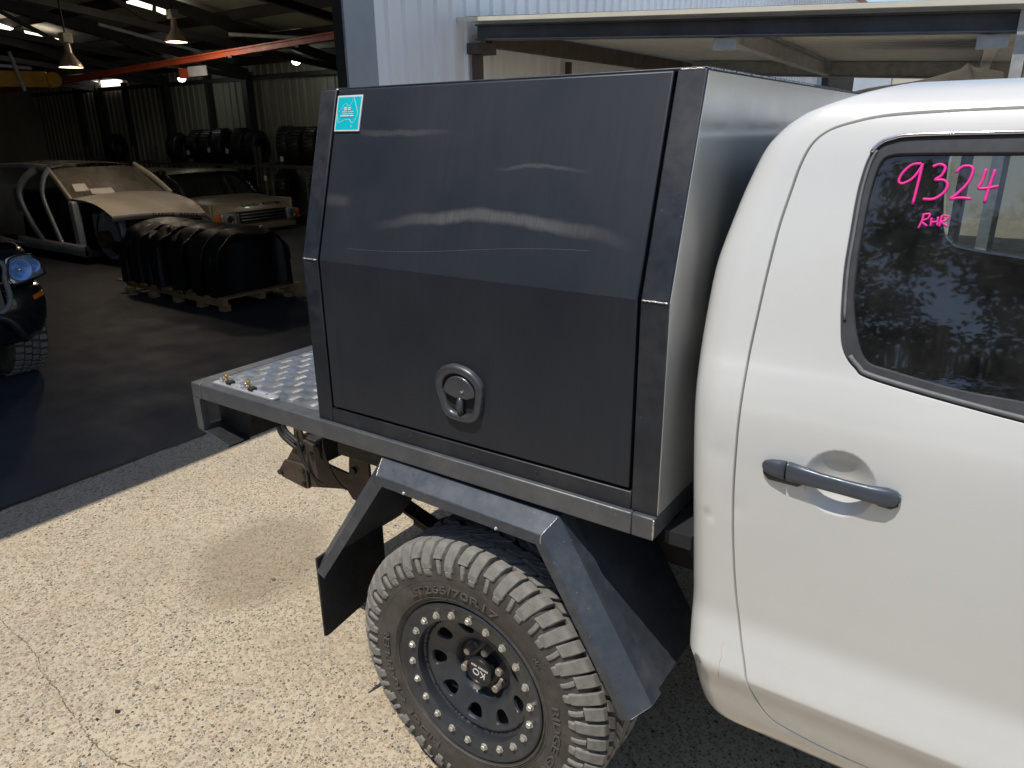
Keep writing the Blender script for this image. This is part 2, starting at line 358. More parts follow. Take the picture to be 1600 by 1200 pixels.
pmat('jamb_grey', (.30,.335,.38), .5, var=.08, scale=3, dirt=(.2,.2,.2), dirt_amt=.3)
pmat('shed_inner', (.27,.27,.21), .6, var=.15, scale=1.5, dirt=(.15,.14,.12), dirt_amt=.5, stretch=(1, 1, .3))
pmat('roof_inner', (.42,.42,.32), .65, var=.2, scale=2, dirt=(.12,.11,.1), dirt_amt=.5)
pmat('steel_dark', (.035,.033,.032), .6, .2, var=.3, scale=6)
pmat('beam_dark', (.075,.08,.09), .5, .3, var=.25, scale=5, dirt=(.15,.13,.11), dirt_amt=.4)
pmat('beam_galv', (.42,.43,.43), .55, .2, var=.2, scale=12, dirt=(.2,.18,.15), dirt_amt=.5)
pmat('roof_galv', (.76,.765,.75), .6, .1, var=.1, scale=4)
pmat('fascia_cream', (.72,.68,.56), .5, var=.08, scale=5)
pmat('red_steel', (.34,.055,.02), .55, var=.2, scale=4, dirt=(.1,.05,.04), dirt_amt=.5)
pmat('red_trim', (.32,.04,.04), .5, var=.1, scale=5)
pmat('crane_yellow', (.60,.28,.03), .5, .1, var=.2, scale=6, dirt=(.12,.08,.04), dirt_amt=.6)
pmat('timber', (.42,.25,.12), .75, var=.3, scale=3, stretch=(1, 6, 6), bmp=.3, bscale=60)
pmat('old_timber', (.075,.06,.05), .85, var=.4, scale=4, stretch=(3, 3, 1), bmp=.4, bscale=60)
pmat('champagne', (.56,.52,.45), .38, .25, var=.12, scale=2.5, coat=.5, dirt=(.25,.2,.14), dirt_amt=.5)
pmat('gold_paint', (.44,.38,.28), .35, .3, var=.1, scale=3, coat=.6, dirt=(.25,.2,.14), dirt_amt=.3)
pmat('shell_grey', (.42,.45,.48), .5, .2, var=.2, scale=5, dirt=(.12,.1,.08), dirt_amt=.5)
pmat('dusty_glass', (.10,.092,.075), .28, var=.3, scale=3, spec=.6, dirt=(.24,.21,.16), dirt_amt=.6)
pmat('dark_glass', (.012,.016,.016), .06, var=.2, scale=4, rv=.03, spec=.7)
pmat('black_paint', (.012,.014,.017), .25, .2, var=.2, scale=8, coat=.8)
pmat('black_plastic', (.008,.009,.011), .5, var=.3, scale=6, rv=.15)
pmat('grille_grey', (.22,.22,.21), .4, .4, var=.2, scale=10)
pmat('lamp_clear', (.42,.50,.62), .2, .3, var=.35, scale=35, rv=.05, coat=1)
pmat('lamp_sky_reflection', (.16,.36,.85), .25, .15, var=.3, scale=25, rv=.05, coat=1)  # blue sky reflection put into the headlight bowl colour
pmat('amber', (.75,.16,.01), .25, var=.15, scale=30, coat=.6)
pmat('paper', (.66,.62,.55), .8, var=.1, scale=8)
pmat('lime_tag', (.55,.75,.03), .6, var=.05, scale=8)
pmat('rack_steel', (.12,.12,.12), .5, .4, var=.2, scale=10)
pmat('lamp_shade', (.60,.50,.42), .35, .5, var=.1, scale=10)
pmat('pale_wall', (.60,.56,.46), .7, var=.08, scale=1)
pmat('blue_white', (.50,.57,.64), .6, var=.08, scale=2)
pmat('grey_sheet', (.48,.49,.50), .45, .4, var=.12, scale=4)
pmat('bark', (.12,.095,.07), .9, var=.3, scale=8, bmp=.5, bscale=40)
emat('lamp_glow', (1, .62, .3), 5.5); emat('led_glow', (.95, 1, 1), 14); emat('skylight_panel', (1, .88, .80), 2.2)
def leaf_mat():
    m, t, b = newmat('leaf'); v = coords(t)
    t.links.new(mixc(t, nd(t, 'MapRange', {'Value': noise(t, v, 2.5, 4), 'From Min': .3, 'From Max': .7}).outputs[0], (.025,.045,.015), (.075,.11,.035)), b.inputs['Base Color']); b.inputs['Roughness'].default_value = .6
leaf_mat()
def glass_mat(name, tint, rough, dust):
    m, t, b = newmat(name); out = t.nodes['Material Output']; t.nodes.remove(b); v = coords(t)
    fr = nd(t, 'Fresnel', {'IOR': 1.55}); tr = nd(t, 'BsdfTransparent', {'Color': c4(tint)}); gl = nd(t, 'BsdfGlossy', {'Color': (1, 1, 1, 1), 'Roughness': rough})
    mx = nd(t, 'MixShader', {0: mth(t, 'ADD', mth(t, 'MULTIPLY', fr.outputs[0], 1.25), .02), 1: tr.outputs[0], 2: gl.outputs[0]})
    df = nd(t, 'BsdfDiffuse', {'Color': (.45, .45, .45, 1)})
    dn = mth(t, 'MULTIPLY', nd(t, 'MapRange', {'Value': noise(t, v, 7, 7, .7), 'From Min': .4, 'From Max': .8}).outputs[0], dust)
    spk = nd(t, 'MapRange', {'Value': noise(t, v, 260, 2), 'From Min': .7, 'From Max': .78, 'To Max': dust*1.5}).outputs[0]
    mx2 = nd(t, 'MixShader', {0: mth(t, 'ADD', mth(t, 'ADD', dn, spk), .012), 1: mx.outputs[0], 2: df.outputs[0]})
    t.links.new(mx2.outputs[0], out.inputs[0])
glass_mat('tinted_glass', (.40, .44, .46), .022, .06); glass_mat('clear_glass', (.7, .75, .74), .02, .03); glass_mat('lens_glass', (.9, .93, .95), .01, .03)
# ------------------------------------------------------------------ ground
XW = -3.15; YJ = 2.73
setp(mobj('ground', [(-400,-400,0),(400,-400,0),(400,400,0),(-400,400,0)], [(0,1,2,3)], 'aggregate'), kind='structure')
fl = MB().box(-22, -3.012, -10, 10, -.05, .004); setp(fl.build('shed_floor', 'shed_floor_mat'), kind='structure')
pmat('added_ground_mat', (.05,.049,.047), .9, var=.35, scale=30, bmp=.4, bscale=200)
setp(mobj('added_dark_ground', [(-40,-60,.004),(60,-60,.004),(60,-2.6,.004),(-40,-2.6,.004)], [(0,1,2,3)], 'added_ground_mat'), kind='structure')  # unseen dark sheet added behind the camera to darken reflections and bounce light
# threshold joint: ragged dark filler between slab and yard
mb = MB(); N = 220; k0 = len(mb.v)
for i in range(N+1):
    y = -8+18*i/N; a = -3.024+random.uniform(-.004, .004); b_ = -2.996+random.uniform(-.007, .007)
    mb.v += [(a, y, .006), (b_, y, .006)]
for i in range(N): mb.f.append((2*i, 2*i+1, 2*i+3, 2*i+2))
setp(mb.build('threshold_joint', 'under_black'), kind='structure')
# crack across the yard
cr = [(-2.6,-.40),(-2.025,-.433),(-1.922,-.442),(-1.76,-.446),(-1.648,-.458),(-1.577,-.485),(-1.422,-.499),(-1.312,-.521),(-1.228,-.527),(-1.126,-.545),(-1.021,-.549),(-.963,-.547),(-.879,-.52),(-.6,-.50),(-.2,-.56)]
mb = MB(); pts = []
for i in range(len(cr)-1):
    a = np.array(cr[i]); b_ = np.array(cr[i+1]); n = max(2, int(np.linalg.norm(b_-a)/.008))
    for k in range(n): pts.append(a+(b_-a)*k/n+rng.normal(0, .0022, 2))
for i, p in enumerate(pts):
    wd = .0005+.0013*abs(math.sin(i*.21)+.6*math.sin(i*.083))*random.uniform(.3, 1.1); mb.v += [(p[0], p[1]-wd, .002), (p[0], p[1]+wd, .002)]
for i in range(len(pts)-1): mb.f.append((2*i, 2*i+2, 2*i+3, 2*i+1))
pmat('crack_dirt', (.16,.12,.07), .9, var=.4, scale=60)
setp(mb.build('ground_crack', 'crack_dirt'), kind='structure')
# a few flat dark scraps lying on the concrete
for i, (x, y, r) in enumerate([(-1.154,-.435,.011),(-1.174,-.491,.007),(-1.339,.334,.013)]):
    mb = MB(); n = 9; ring = [(x+r*random.uniform(.5, 1.2)*math.cos(2*PI*k/n), y+r*random.uniform(.4, .9)*math.sin(2*PI*k/n)) for k in range(n)]
    mb.prism(ring, 2, .001, .004); o = mb.build('debris_scrap', 'crack_dirt' if i == 2 else 'under_black')
    setp(o, ['larger dark scrap of the pair lying beside the concrete crack', 'smaller dark scrap lying right at the concrete crack', 'small brown dry leaf scrap on concrete behind the mudflap'][i], 'scrap')
# ------------------------------------------------------------------ shed
def corrugated(x0, x1, z0, z1, pitch, h, prof='trap'):
    # returns polyline (t, d) along a wall length
    out = []; t = x0
    while t < x1-1e-6:
        if prof == 'trap': out += [(t, 0), (t+pitch*.60, 0), (t+pitch*.68, h), (t+pitch*.90, h), (t+pitch*.98, 0)]
        else: out += [(t+pitch*k/8, h*.5*(1-math.cos(2*PI*k/8))) for k in range(8)]
        t += pitch
    return out
def wall_y(name, x, sgn, y0, y1, z0, z1, pitch, h, mat, parent):   # sheet facing +-x, ribs vertical
    p = corrugated(y0, y1, 0, 0, pitch, h); mb = MB()
    for y, d in p: mb.v += [(x+sgn*d, y, z0), (x+sgn*d, y, z1)]
    for i in range(len(p)-1): mb.f.append((2*i, 2*i+2, 2*i+3, 2*i+1))
    return mb.build(name, mat, parent)
def wall_x(name, y, sgn, x0, x1, z0, z1, pitch, h, mat, parent, prof='trap'):
    p = corrugated(x0, x1, 0, 0, pitch, h, prof); mb = MB()
    for x, d in p: mb.v += [(x, y+sgn*d, z0), (x, y+sgn*d, z1)]
    for i in range(len(p)-1): mb.f.append((2*i, 2*i+2, 2*i+3, 2*i+1))
    return mb.build(name, mat, parent, smooth=(prof != 'trap'))
EH = 4.62
sh = root('workshop_shed', (XW, 3, 0), 'large workshop shed with pale ribbed front wall and dark open doorway', 'building')
for i in range(7):   # front cladding in separate sheets with lapped joints
    a = 3.03+i*3.04; wall_y('cladding_sheet', XW+.002*(i % 2), 1, a, a+3.06, 0, EH, .19, .028, 'shed_white', sh)
box('door_jamb', XW-.012, XW+.012, YJ, 3.034, 0, 3.42, 'jamb_grey', sh, bevel=.004)
box('jamb_flange', XW-.118, XW-.013, YJ+.012, YJ+.06, 0, 3.42, 'steel_dark', sh)
box('door_header', XW-.12, XW+.01, -6.2, 3.034, 3.424, EH, 'shed_white', sh)
box('front_wall', XW-.1, XW, -10, -6.2, 0, EH, 'shed_white', sh)
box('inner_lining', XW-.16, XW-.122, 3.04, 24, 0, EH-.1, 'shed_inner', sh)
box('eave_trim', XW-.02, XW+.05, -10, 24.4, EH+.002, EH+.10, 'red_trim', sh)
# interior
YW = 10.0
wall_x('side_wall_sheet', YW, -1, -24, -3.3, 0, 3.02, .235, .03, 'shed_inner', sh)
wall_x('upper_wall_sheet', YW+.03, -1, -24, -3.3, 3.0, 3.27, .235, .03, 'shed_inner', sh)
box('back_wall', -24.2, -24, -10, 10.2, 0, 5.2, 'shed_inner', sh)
box('far_side_wall', -24, -3.3, -10.2, -10, 0, 5.2, 'shed_inner', sh)
RZ = lambda y: 3.3+.176*(10-abs(y)) if y > -10 else 3.3
mb = MB()
for sgn in (1,):
    mb.add([(-24.2,10.3,RZ(10)-.05),(XW-.05,10.3,RZ(10)-.05),(XW-.05,0,RZ(0)),(-24.2,0,RZ(0)),(XW-.05,-10.3,RZ(10)-.05),(-24.2,-10.3,RZ(10)-.05)], [(0,1,2,3),(3,2,4,5)])
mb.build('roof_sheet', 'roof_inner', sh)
for i in range(10):
    y = 9.6-i*1.15; MB().beam((-24, y, RZ(y)-.10), (-3.3, y, RZ(y)-.10), .07, .16).build('purlin', 'steel_dark', sh)
for x in (-4.2, -7.4, -10.6, -13.8, -17.0, -20.2):
    MB().beam((x, 9.9, RZ(9.9)-.24), (x, 0, RZ(0)-.24), .12, .16).build('rafter', 'steel_dark', sh)
    MB().beam((x, 9.9, 2.97), (x, -2, 4.2), .09, .10).build('tie_beam', 'steel_dark', sh)
    for y in (8.2, 6.0, 3.4): MB().beam((x, y, 2.97+.103*(9.9-y)), (x, y-1.1, RZ(y-1.1)-.3), .06, .06).build('truss_web', 'steel_dark', sh)
    MB().box(x-.09, x+.09, YW-.22, YW-.045, 0, RZ(YW)-.2).build('column', 'steel_dark', sh)
for x in (-15.3, -18.9, -21.4): MB().box(x-.06, x+.06, YW-.16, YW-.045, 0, 3.1).build('wall_stud', 'steel_dark', sh)
MB().beam((-24, YW-.1, 2.97), (-3.3, YW-.1, 2.97), .10, .09).build('wall_girt', 'steel_dark', sh)
for x0, x1 in ((-20.9,-20.3),(-20.1,-19.1)): box('wall_skylight', x0, x1, YW-.06, YW-.03, 3.04, 3.2, 'skylight_panel', sh)
for q in [[[-11.5, 6.03, 3.81], [-11.06, 5.99, 3.82], [-11.03, 6.19, 3.78], [-11.43, 6.41, 3.74]] ,
    [[-11.06, 6.27, 3.77], [-10.99, 6.58, 3.71], [-11.46, 6.64, 3.7], [-11.42, 6.48, 3.73]] ,
    [[-15.72, 5.83, 3.84], [-15.84, 6.17, 3.78], [-16.23, 6.22, 3.77], [-16.4, 6.09, 3.8]] ,
    [[-15.81, 6.34, 3.75], [-15.76, 6.98, 3.64], [-16.17, 7.01, 3.64], [-16.19, 6.54, 3.72]] ,]:
    MB().add([tuple(p) for p in q]+[(p[0], p[1], p[2]+.02) for p in q], [(0,1,2,3),(7,6,5,4),(0,4,5,1),(1,5,6,2),(2,6,7,3),(3,7,4,0)]).build('roof_skylight', 'skylight_panel', sh)
def fluoro(a, b): MB().tube([a, b], .03, 8).build('conduit', 'shell_grey', sh)
fluoro((-10.3,7.0,3.35), (-8.9,8.6,3.28)); fluoro((-12.6,6.1,3.6), (-12.6,8,3.3))
# crane runway beam, jib, lamps, sign
rb = root('crane_beam', (-10.8, 6, 2.8), 'long red steel crane runway beam under the shed roof', 'beam')
for z0, z1, hw in ((2.80,2.82,.05),(2.75,2.80,.01),(2.73,2.75,.05)):
    MB().beam((-19, 6.25, (z0+z1)/2-.12), (-4.5, 5.75, (z0+z1)/2+.22), hw*2, z1-z0).build('flange' if hw > .02 else 'web', 'red_steel', rb)
for x in (-12.5,-10.4,-8.7,-7.2):
    t_ = (x+19)/14.5; box('clamp', x-.04, x+.04, 6.25-.5*t_-.09, 6.25-.5*t_+.09, 2.58+.34*t_, 2.61+.34*t_, 'steel_dark', rb)
jb = root('jib_crane', (-10, 2.6, 2.4), 'yellow hoist jib hanging below the shed roof at left', 'crane')
MB().beam((-9.1,2.2,2.42), (-9.0,3.4,2.44), .10, .17).build('boom', 'crane_yellow', jb, bevel=.006)
MB().beam((-9.1,2.0,2.60), (-9.0,3.25,2.56), .05, .03).build('top_chord', 'shell_grey', jb)
MB().lathe([(0,-.07),(.085,-.07),(.085,.07),(0,.07)], (-9.0,3.46,2.44), 0, 16).build('end_plate', 'crane_yellow', jb)
MB().beam((-8.93,3.02,2.72), (-8.93,3.10,2.30), .035, .03).build('hanger', 'galvanised', jb)
def highbay(x, y, z, label):
    o = root('high_bay_lamp', (x, y, z), label, 'lamp', 'high bay lamps under the shed roof')
    MB().lathe([(.045,.17),(.055,.15),(.08,.10),(.12,.05),(.145,.0),(.14,-.005),(.12,.04),(.07,.09)], (x,y,z), 2, 24).build('reflector', 'lamp_shade', o, smooth='all')
    MB().lathe([(0,.28),(.035,.28),(.045,.17),(0,.17)], (x,y,z), 2, 12).build('neck', 'lamp_shade', o, smooth=True)
    box('ballast', x-.06, x+.06, y-.06, y+.06, z+.285, z+.40, 'paper', o, bevel=.008); MB().tube([(x,y,z+.40),(x,y,RZ(y)-.15)], .012, 6).build('drop_rod', 'steel_dark', o)
    MB().lathe([(0,.012),(.06,.008),(.125,.012)], (x,y,z), 2, 20).build('glow_lens', 'lamp_glow', o)
    l = bpy.data.lights.new('bulb', 'POINT'); l.energy = 34; l.color = (1,.87,.70); l.shadow_soft_size = .12; q = bpy.data.objects.new('bulb', l); col.objects.link(q); attach(q, o); q.location = (x,y,z-.06)
highbay(-9, 5.2, 3.0, 'brighter bell-shaped lamp hanging just left of the red beam end'); highbay(-9.4, 3.92, 2.63, 'bell-shaped lamp hanging above the yellow hoist jib')
def led(x, y, z, label):
    o = root('led_light', (x, y, z), label, 'lamp', 'small white lights near the side wall')
    MB().lathe([(0,.09),(.06,.09),(.09,.03),(.095,0),(.085,0)], (x,y,z), 2, 18).build('housing', 'steel_dark', o, smooth=True); MB().lathe([(0,-.075),(.05,-.065),(.078,-.035),(.084,.002)], (x,y,z), 2, 18).build('lens', 'led_glow', o)
    MB().tube([(x,y,z+.08),(x,y,RZ(y)-.05)], .01, 6).build('drop_rod', 'steel_dark', o)
    l = bpy.data.lights.new('diode', 'POINT'); l.energy = 5; l.color = (.9,1,.92); l.shadow_soft_size = .08; q = bpy.data.objects.new('diode', l); col.objects.link(q); attach(q, o); q.location = (x,y,z-.05)
led(-11.3, 9.2, 3.14, 'small round white light nearest the doorway jamb'); led(-14.9, 9.0, 2.98, 'small white light beside the wall top further inside')
sg = root('hanging_sign', (-9.8, 6, 2.7), 'small red and white sign hanging under the red crane beam', 'sign')
box('red_panel', -10.25, -10.02, 5.97, 5.99, 2.62, 2.76, 'red_steel', sg); box('white_panel', -10.01, -9.55, 5.97, 5.99, 2.64, 2.78, 'shell_grey', sg)
# ------------------------------------------------------------------ awning
aw = root('awning', (-1, 5, 0), 'open carport awning with ribbed metal roof and steel beams beside the shed', 'awning')
AZ = lambda x: 2.635-.0605*(x+3.15)
XA, XB = -3.09, 3.4
def skew(x, y): return x-.07*(y-4.1)
mb = MB(); n = 0; YA0, YA1 = 4.02, 12.5; NP = int((YA1-YA0)/.016)
pr = [(YA0+i*.16+a, d) for i in range(int((YA1-YA0)/.16)) for a, d in ((0,0),(.105,0),(.107,-.05),(.156,-.05),(.158,0))]
for y, d in pr: mb.v += [(XA, y, AZ(XA)+d+.054), (XB, y, AZ(XB)+d+.054)]
for i in range(len(pr)-1): mb.f.append((2*i, 2*i+1, 2*i+3, 2*i+2))
mb.build('roof_sheet', 'roof_galv', aw)
def ibeam(name, a, b, h, wd, mat):
    a = Vector(a); b = Vector(b); m = MB(); u = Vector((0,0,1))
    m.beam(a-u*.006, b-u*.006, wd, .012); m.beam(a-u*(h-.006), b-u*(h-.006), wd, .012); m.beam(a-u*h/2, b-u*h/2, .012, h-.026); return m.build(name, mat, aw)
ibeam('front_beam', (XA+.07, 4.12, AZ(XA+.07)), (.80, 4.12, AZ(.80)), .12, .075, 'beam_dark')
MB().beam((XA-.04, 4.0, AZ(XA-.04)+.030), (XB, 4.0, AZ(XB)+.036), .03, .03).build('fascia', 'fascia_cream', aw)
ibeam('back_beam', (XA+.2, 8.6, AZ(XA+.2)), (.75, 8.6, AZ(.75)), .17, .075, 'beam_galv')
for x in (-.92, .66):
    m = MB(); a = Vector((x, 4.17, AZ(x)-.085)); b_ = Vector((skew(x, 8.5), 8.5, AZ(skew(x, 8.5))-.085))
    m.beam(a, b_, .012, .15); m.beam(a+Vector((.035,0,.07)), b_+Vector((.035,0,.07)), .07, .01); m.beam(a+Vector((.035,0,-.07)), b_+Vector((.035,0,-.07)), .07, .01); m.build('rafter', 'beam_galv', aw)
    box('cleat', x-.05, x+.11, 4.10, 4.16, AZ(x)-.20, AZ(x)-.125, 'beam_galv', aw)
MB().box(.69, .79, 8.54, 8.66, 0, AZ(.75)-.175).build('post', 'beam_galv', aw)
MB().box(.80, .86, 4.09, 4.15, 0, AZ(.85)-.01).build('post', 'beam_galv', aw)
MB().beam((XA+.05, 4.3, 2.545), (XA+.05, 12, 2.545), .07, .15).build('wall_plate', 'old_timber', aw)
box('post', XA+.0, XA+.07, 4.12, 4.19, 0, 2.40, 'old_timber', aw); box('post_head', XA-.02, XA+.13, 4.08, 4.30, 2.405, 2.49, 'old_timber', aw); box('post', XA+.0, XA+.05, 5.68, 5.73, 0, 2.44, 'old_timber', aw)
# far yard buildings seen under the awning
nb = root('far_building', (0, 17, 0), 'pale low building far behind the awning with dark doorway', 'building')
box('wall', -6, 1.2, 16.5, 17, 0, 3.6, 'pale_wall', nb); box('dark_door', -3.05, -2.42, 16.44, 16.498, 0, 3.2, 'steel_dark', nb); box('door_post', -3.6, -3.06, 16.42, 16.497, 0, 3.3, 'blue_white', nb); box('door_post', -2.41, -1.7, 16.42, 16.497, 0, 3.3, 'blue_white', nb)
box('bright_wall', 1.21, 7, 16.5, 17, 0, 2.65, 'shed_white', nb); box('plinth', 1.3, 6.9, 16.42, 16.498, 0, .9, 'grey_sheet', nb)
for i in range(3): box('window', 1.9+i*1.6, 2.9+i*1.6, 16.45, 16.497, 1.0, 2.1, 'dark_glass', nb)
gs = root('metal_sheet_rack', (.2, 6, 0), 'crumpled pale grey metal panel with peaked corner just above the cab roof', 'metal panel')
def crum(u, v):
    x = -.45+1.15*u; y = 5.7+.8*v; z = 2.03+.17*max(0, 1-abs(u-.80)/.8)*(1-.3*v)+(.03 if abs(u-.80) < .03 else 0)+.012*math.sin(9*u+4*v); return (x, y, z)
MB().grid(crum, 24, 10).build('panel', 'grey_sheet', gs, smooth=True)
for x in (-.35,.55):
    for y in (5.8,6.4): MB().tube([(x,y,0),(x,y,2.0)], .025, 8).build('leg', 'rack_steel', gs)
# ------------------------------------------------------------------ the ute
ut = root('ute_truck', (0, .89, 0), 'white dual-cab ute with black aluminium canopy on its tray', 'ute')
YT = -.012; ZT = 1.0288; RH = .0514; XR, XF, XC = -1.1275, .4955, -.5248; ZF, ZTOP, YTOP = 1.4792, 1.8901, .1165; YC = .89
mir = lambda y: 2*YC-y
# --- tray
tr = MB().box(XR+.05, XF-.045, YT+.045, mir(YT)-.045, ZT-.012, ZT-.002).build('tray_deck', 'checker_alloy', ut)
def rail(name, a, b):
    return MB().box(*a, *b).build(name, 'rail_paint', tr, bevel=.0035)
MB().box(XR+.0505, XF-.0505, YT, YT+.05, ZT-RH, ZT).build('side_rail', 'rail_paint', tr, bevel=.0035)
MB().box(XR+.0505, XF-.0505, mir(YT)-.05, mir(YT), ZT-RH, ZT).build('side_rail', 'rail_paint', tr, bevel=.0035)
MB().box(XR, XR+.05, YT, mir(YT), ZT-RH, ZT).build('rear_rail', 'rail_paint', tr, bevel=.0035)
MB().box(XF-.05, XF, YT, mir(YT), ZT-RH, ZT).build('front_rail', 'rail_paint', tr, bevel=.0035)
for y in (.35, .75, 1.1, 1.45): MB().box(XR+.055, XF-.055, y-.02, y+.02, ZT-.09, ZT-.0125).build('cross_member', 'under_black', tr)
# five-bar tread pattern on the open rear part of the deck
mb = MB(); cell = .047
def bar(cx, cy, ang, L=.032, wd=.0052, h=.0024):
    c, s = math.cos(ang), math.sin(ang); z0 = ZT-.002
    pts = [(-L/2,0,0),(-L/4,-wd/2,0),(L/4,-wd/2,0),(L/2,0,0),(L/4,wd/2,0),(-L/4,wd/2,0),(-L/4,0,h),(L/4,0,h)]
    mb.add([(cx+x*c-y*s, cy+x*s+y*c, z0+z) for x, y, z in pts], [(0,1,6),(1,2,7,6),(2,3,7),(3,4,7),(4,5,6,7),(5,0,6)])
for i in range(int((XC-XR-.06)/cell)+1):
    for j in range(int(1.66/cell)):
        cx = XR+.075+i*cell; cy = .075+j*cell; hor = (i+j) % 2
        for q in range(5):
            dlt = (q-2)*.0082; bar(cx+(0 if hor else dlt), cy+(dlt if hor else 0), 0 if hor else PI/2)
setp(mb.build('tread_bars', 'checker_alloy', tr, smooth=True), kind='stuff')
for (x, y, l) in ((XR+.026, YT+.025, .05),): pass
# rear valance box with returned flange
lb = MB().prism([(XR+.008,ZT-RH-.001),(XR+.008,.868),(-.972,.838),(-.93,ZT-RH-.001)], 1, .07, 1.72).build('rear_valance', 'under_black', tr)
MB().prism([(XR,ZT-RH-.002),(XR+.004,.872),(XR+.036,.866),(XR+.034,ZT-RH-.002)], 1, YT, .013).build('valance_flange', 'rail_paint', lb, bevel=.001)
MB().prism([(XR+.004,.8715),(XR+.004,.866),(-.967,.834),(-.967,.8395)], 1, YT, YT+.004).build('valance_lip', 'guard_paint', lb); MB().prism([(XR+.004,.8713),(XR+.004,.8662),(-.967,.8342),(-.967,.8393)], 1, YT+.0042, .069).build('valance_floor', 'under_black', lb)  # valance floor coloured black to stand in for shade inside the hollow
box('tail_tube', -.93, -.86, .25, .27, .93, .945, 'galvanised', lb)
# latch bar with two brass pins on the tray corner
bx0, bx1, by = -1.045, -.745, .030
pts = [(bx0,by-.016),(bx1-.016,by-.016)]+[(bx1-.016+.016*math.sin(a), by-.016*math.cos(a)) for a in np.linspace(0.3, PI-.3, 7)]+[(bx1-.016,by+.016),(bx0,by+.016)]
lbq = MB().prism(pts, 2, ZT+.0005, ZT+.0075).build('latch_bar', 'galvanised', tr, bevel=.0012)
MB().box(bx0+.03, bx1-.05, by-.004, by+.006, ZT+.0078, ZT+.011).build('bar_rib', 'galvanised', lbq, bevel=.001)
for x in (bx0+.055, bx0+.165):
    MB().lathe([(0,0),(.007,0),(.007,.012),(.0045,.013),(.0045,.022),(.0075,.023),(.0075,.028),(.004,.030),(.004,.035),(0,.036)], (x, by+.002, ZT+.008), 2, 14).build('pin', 'brass', lbq, smooth=True)
    MB().tube([(x-.012+.013*math.cos(a), by-.004+.004*math.cos(a), ZT+.016+.013*math.sin(a)) for a in np.linspace(0, 2*PI, 22)], .0014, 6, False).build('split_ring', 'chrome', lbq, smooth='all')
    box('pin_base', x+.006, x+.026, by-.009, by+.013, ZT+.0078, ZT+.018, 'under_black', lbq, bevel=.002)
    MB().tube([(x-.03,by+.004,ZT+.010),(x-.014,by,ZT+.018),(x,by,ZT+.02)], .003, 6).build('wire', 'chrome', lbq, smooth='all')
# --- canopy
PW = .0575; GAP = .007; SL = 1.0775
th = .028
def side_pt(x, h):  # h = height along the folded side profile -> (x,y,z) of the outer skin
    if h <= ZF: return (x, 0., h)
    return (x, YTOP*(h-ZF)/(ZTOP-ZF), h)
ny, nz = -(ZTOP-ZF), YTOP; ln = math.hypot(ny, nz); NY, NZ = ny/ln, nz/ln
prof_o = [(0., ZT+.0005), (0., ZF), (YTOP, ZTOP)]; bis = math.tan(math.atan2(NZ, -NY)/2)
prof_i = [(th, ZT+.0005), (th, ZF-th*bis), (YTOP-NY*th, ZTOP-NZ*th)]
cp = MB().prism([(th+.002,ZT+.001),(th+.002,ZF),(YTOP+th+.003,ZTOP-.004),(mir(YTOP)-th,ZTOP-.004),(mir(th),ZF),(mir(th),ZT+.001)], 0, XC+.01, XF-.006).build('canopy', 'black_frame', ut)
def folded(name, x0, x1, z0, mat, top=ZTOP, par=cp, bev=.0025):
    ft = (top-ZF)/(ZTOP-ZF); po = [(0., z0), (0., ZF), (YTOP*ft, top)]; pi = [(th, z0), (th, ZF-th*bis), (YTOP*ft+th, top)]
    return MB().prism(po+pi[::-1], 0, x0, x1).build(name, mat, par, bevel=bev)
folded('rear_post', XC, XC+PW-.001, ZT+.0005, 'black_frame'); folded('front_post', XF-PW, XF, ZT+.0005, 'black_frame')
MB().prism([(0.,ZT+.0005),(0.,SL-GAP),(th,SL-GAP),(th,ZT+.0005)], 0, XC+PW, XF-PW-.001).build('sill_rail', 'black_frame', cp, bevel=.0025)
dr = folded('canopy_door', XC+PW+GAP, XF-PW-GAP, SL, 'black_powder', ZTOP-.001, cp, .003)
# left side, roof, front and rear skins
MB().prism([(mir(0.),ZT+.0005),(mir(0.),ZF),(mir(YTOP),ZTOP),(mir(YTOP)-th,ZTOP),(mir(th),ZF),(mir(th),ZT+.0005)], 0, XC, XF).build('left_side', 'black_frame', cp, bevel=.0025)
MB().box(XC, XF, YTOP+.004, mir(YTOP)-.004, ZTOP-.003, ZTOP+.004).build('roof_skin', 'black_frame', cp, bevel=.002)
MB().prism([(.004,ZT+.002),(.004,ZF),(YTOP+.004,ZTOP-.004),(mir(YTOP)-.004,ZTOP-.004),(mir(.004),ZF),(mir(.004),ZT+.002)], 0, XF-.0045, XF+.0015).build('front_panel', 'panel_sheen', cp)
MB().prism([(.004,ZT+.002),(.004,ZF),(YTOP+.004,ZTOP-.004),(mir(YTOP)-.004,ZTOP-.004),(mir(.004),ZF),(mir(.004),ZT+.002)], 0, XC-.0015, XC+.0045).build('rear_panel', 'black_frame', cp)
def weld_bead(p0, p1, par, r=.0022):
    m = MB(); p0 = Vector(p0); p1 = Vector(p1); L = (p1-p0).length; n = max(4, int(L/.004)); m.tube([p0.lerp(p1, i/n)+Vector((random.uniform(-1,1), random.uniform(-1,1), random.uniform(-1,1)))*.0006 for i in range(n+1)], [r*random.uniform(.6, 1.15) for _ in range(n+1)], 6)
    return m.build('weld_bead', 'weld', par, smooth='all')
weld_bead((XC+.002,-.0005,ZF), (XC+PW-.004,-.0005,ZF), cp); weld_bead((XF-PW+.003,-.0005,ZF), (XF-.002,-.0005,ZF), cp)
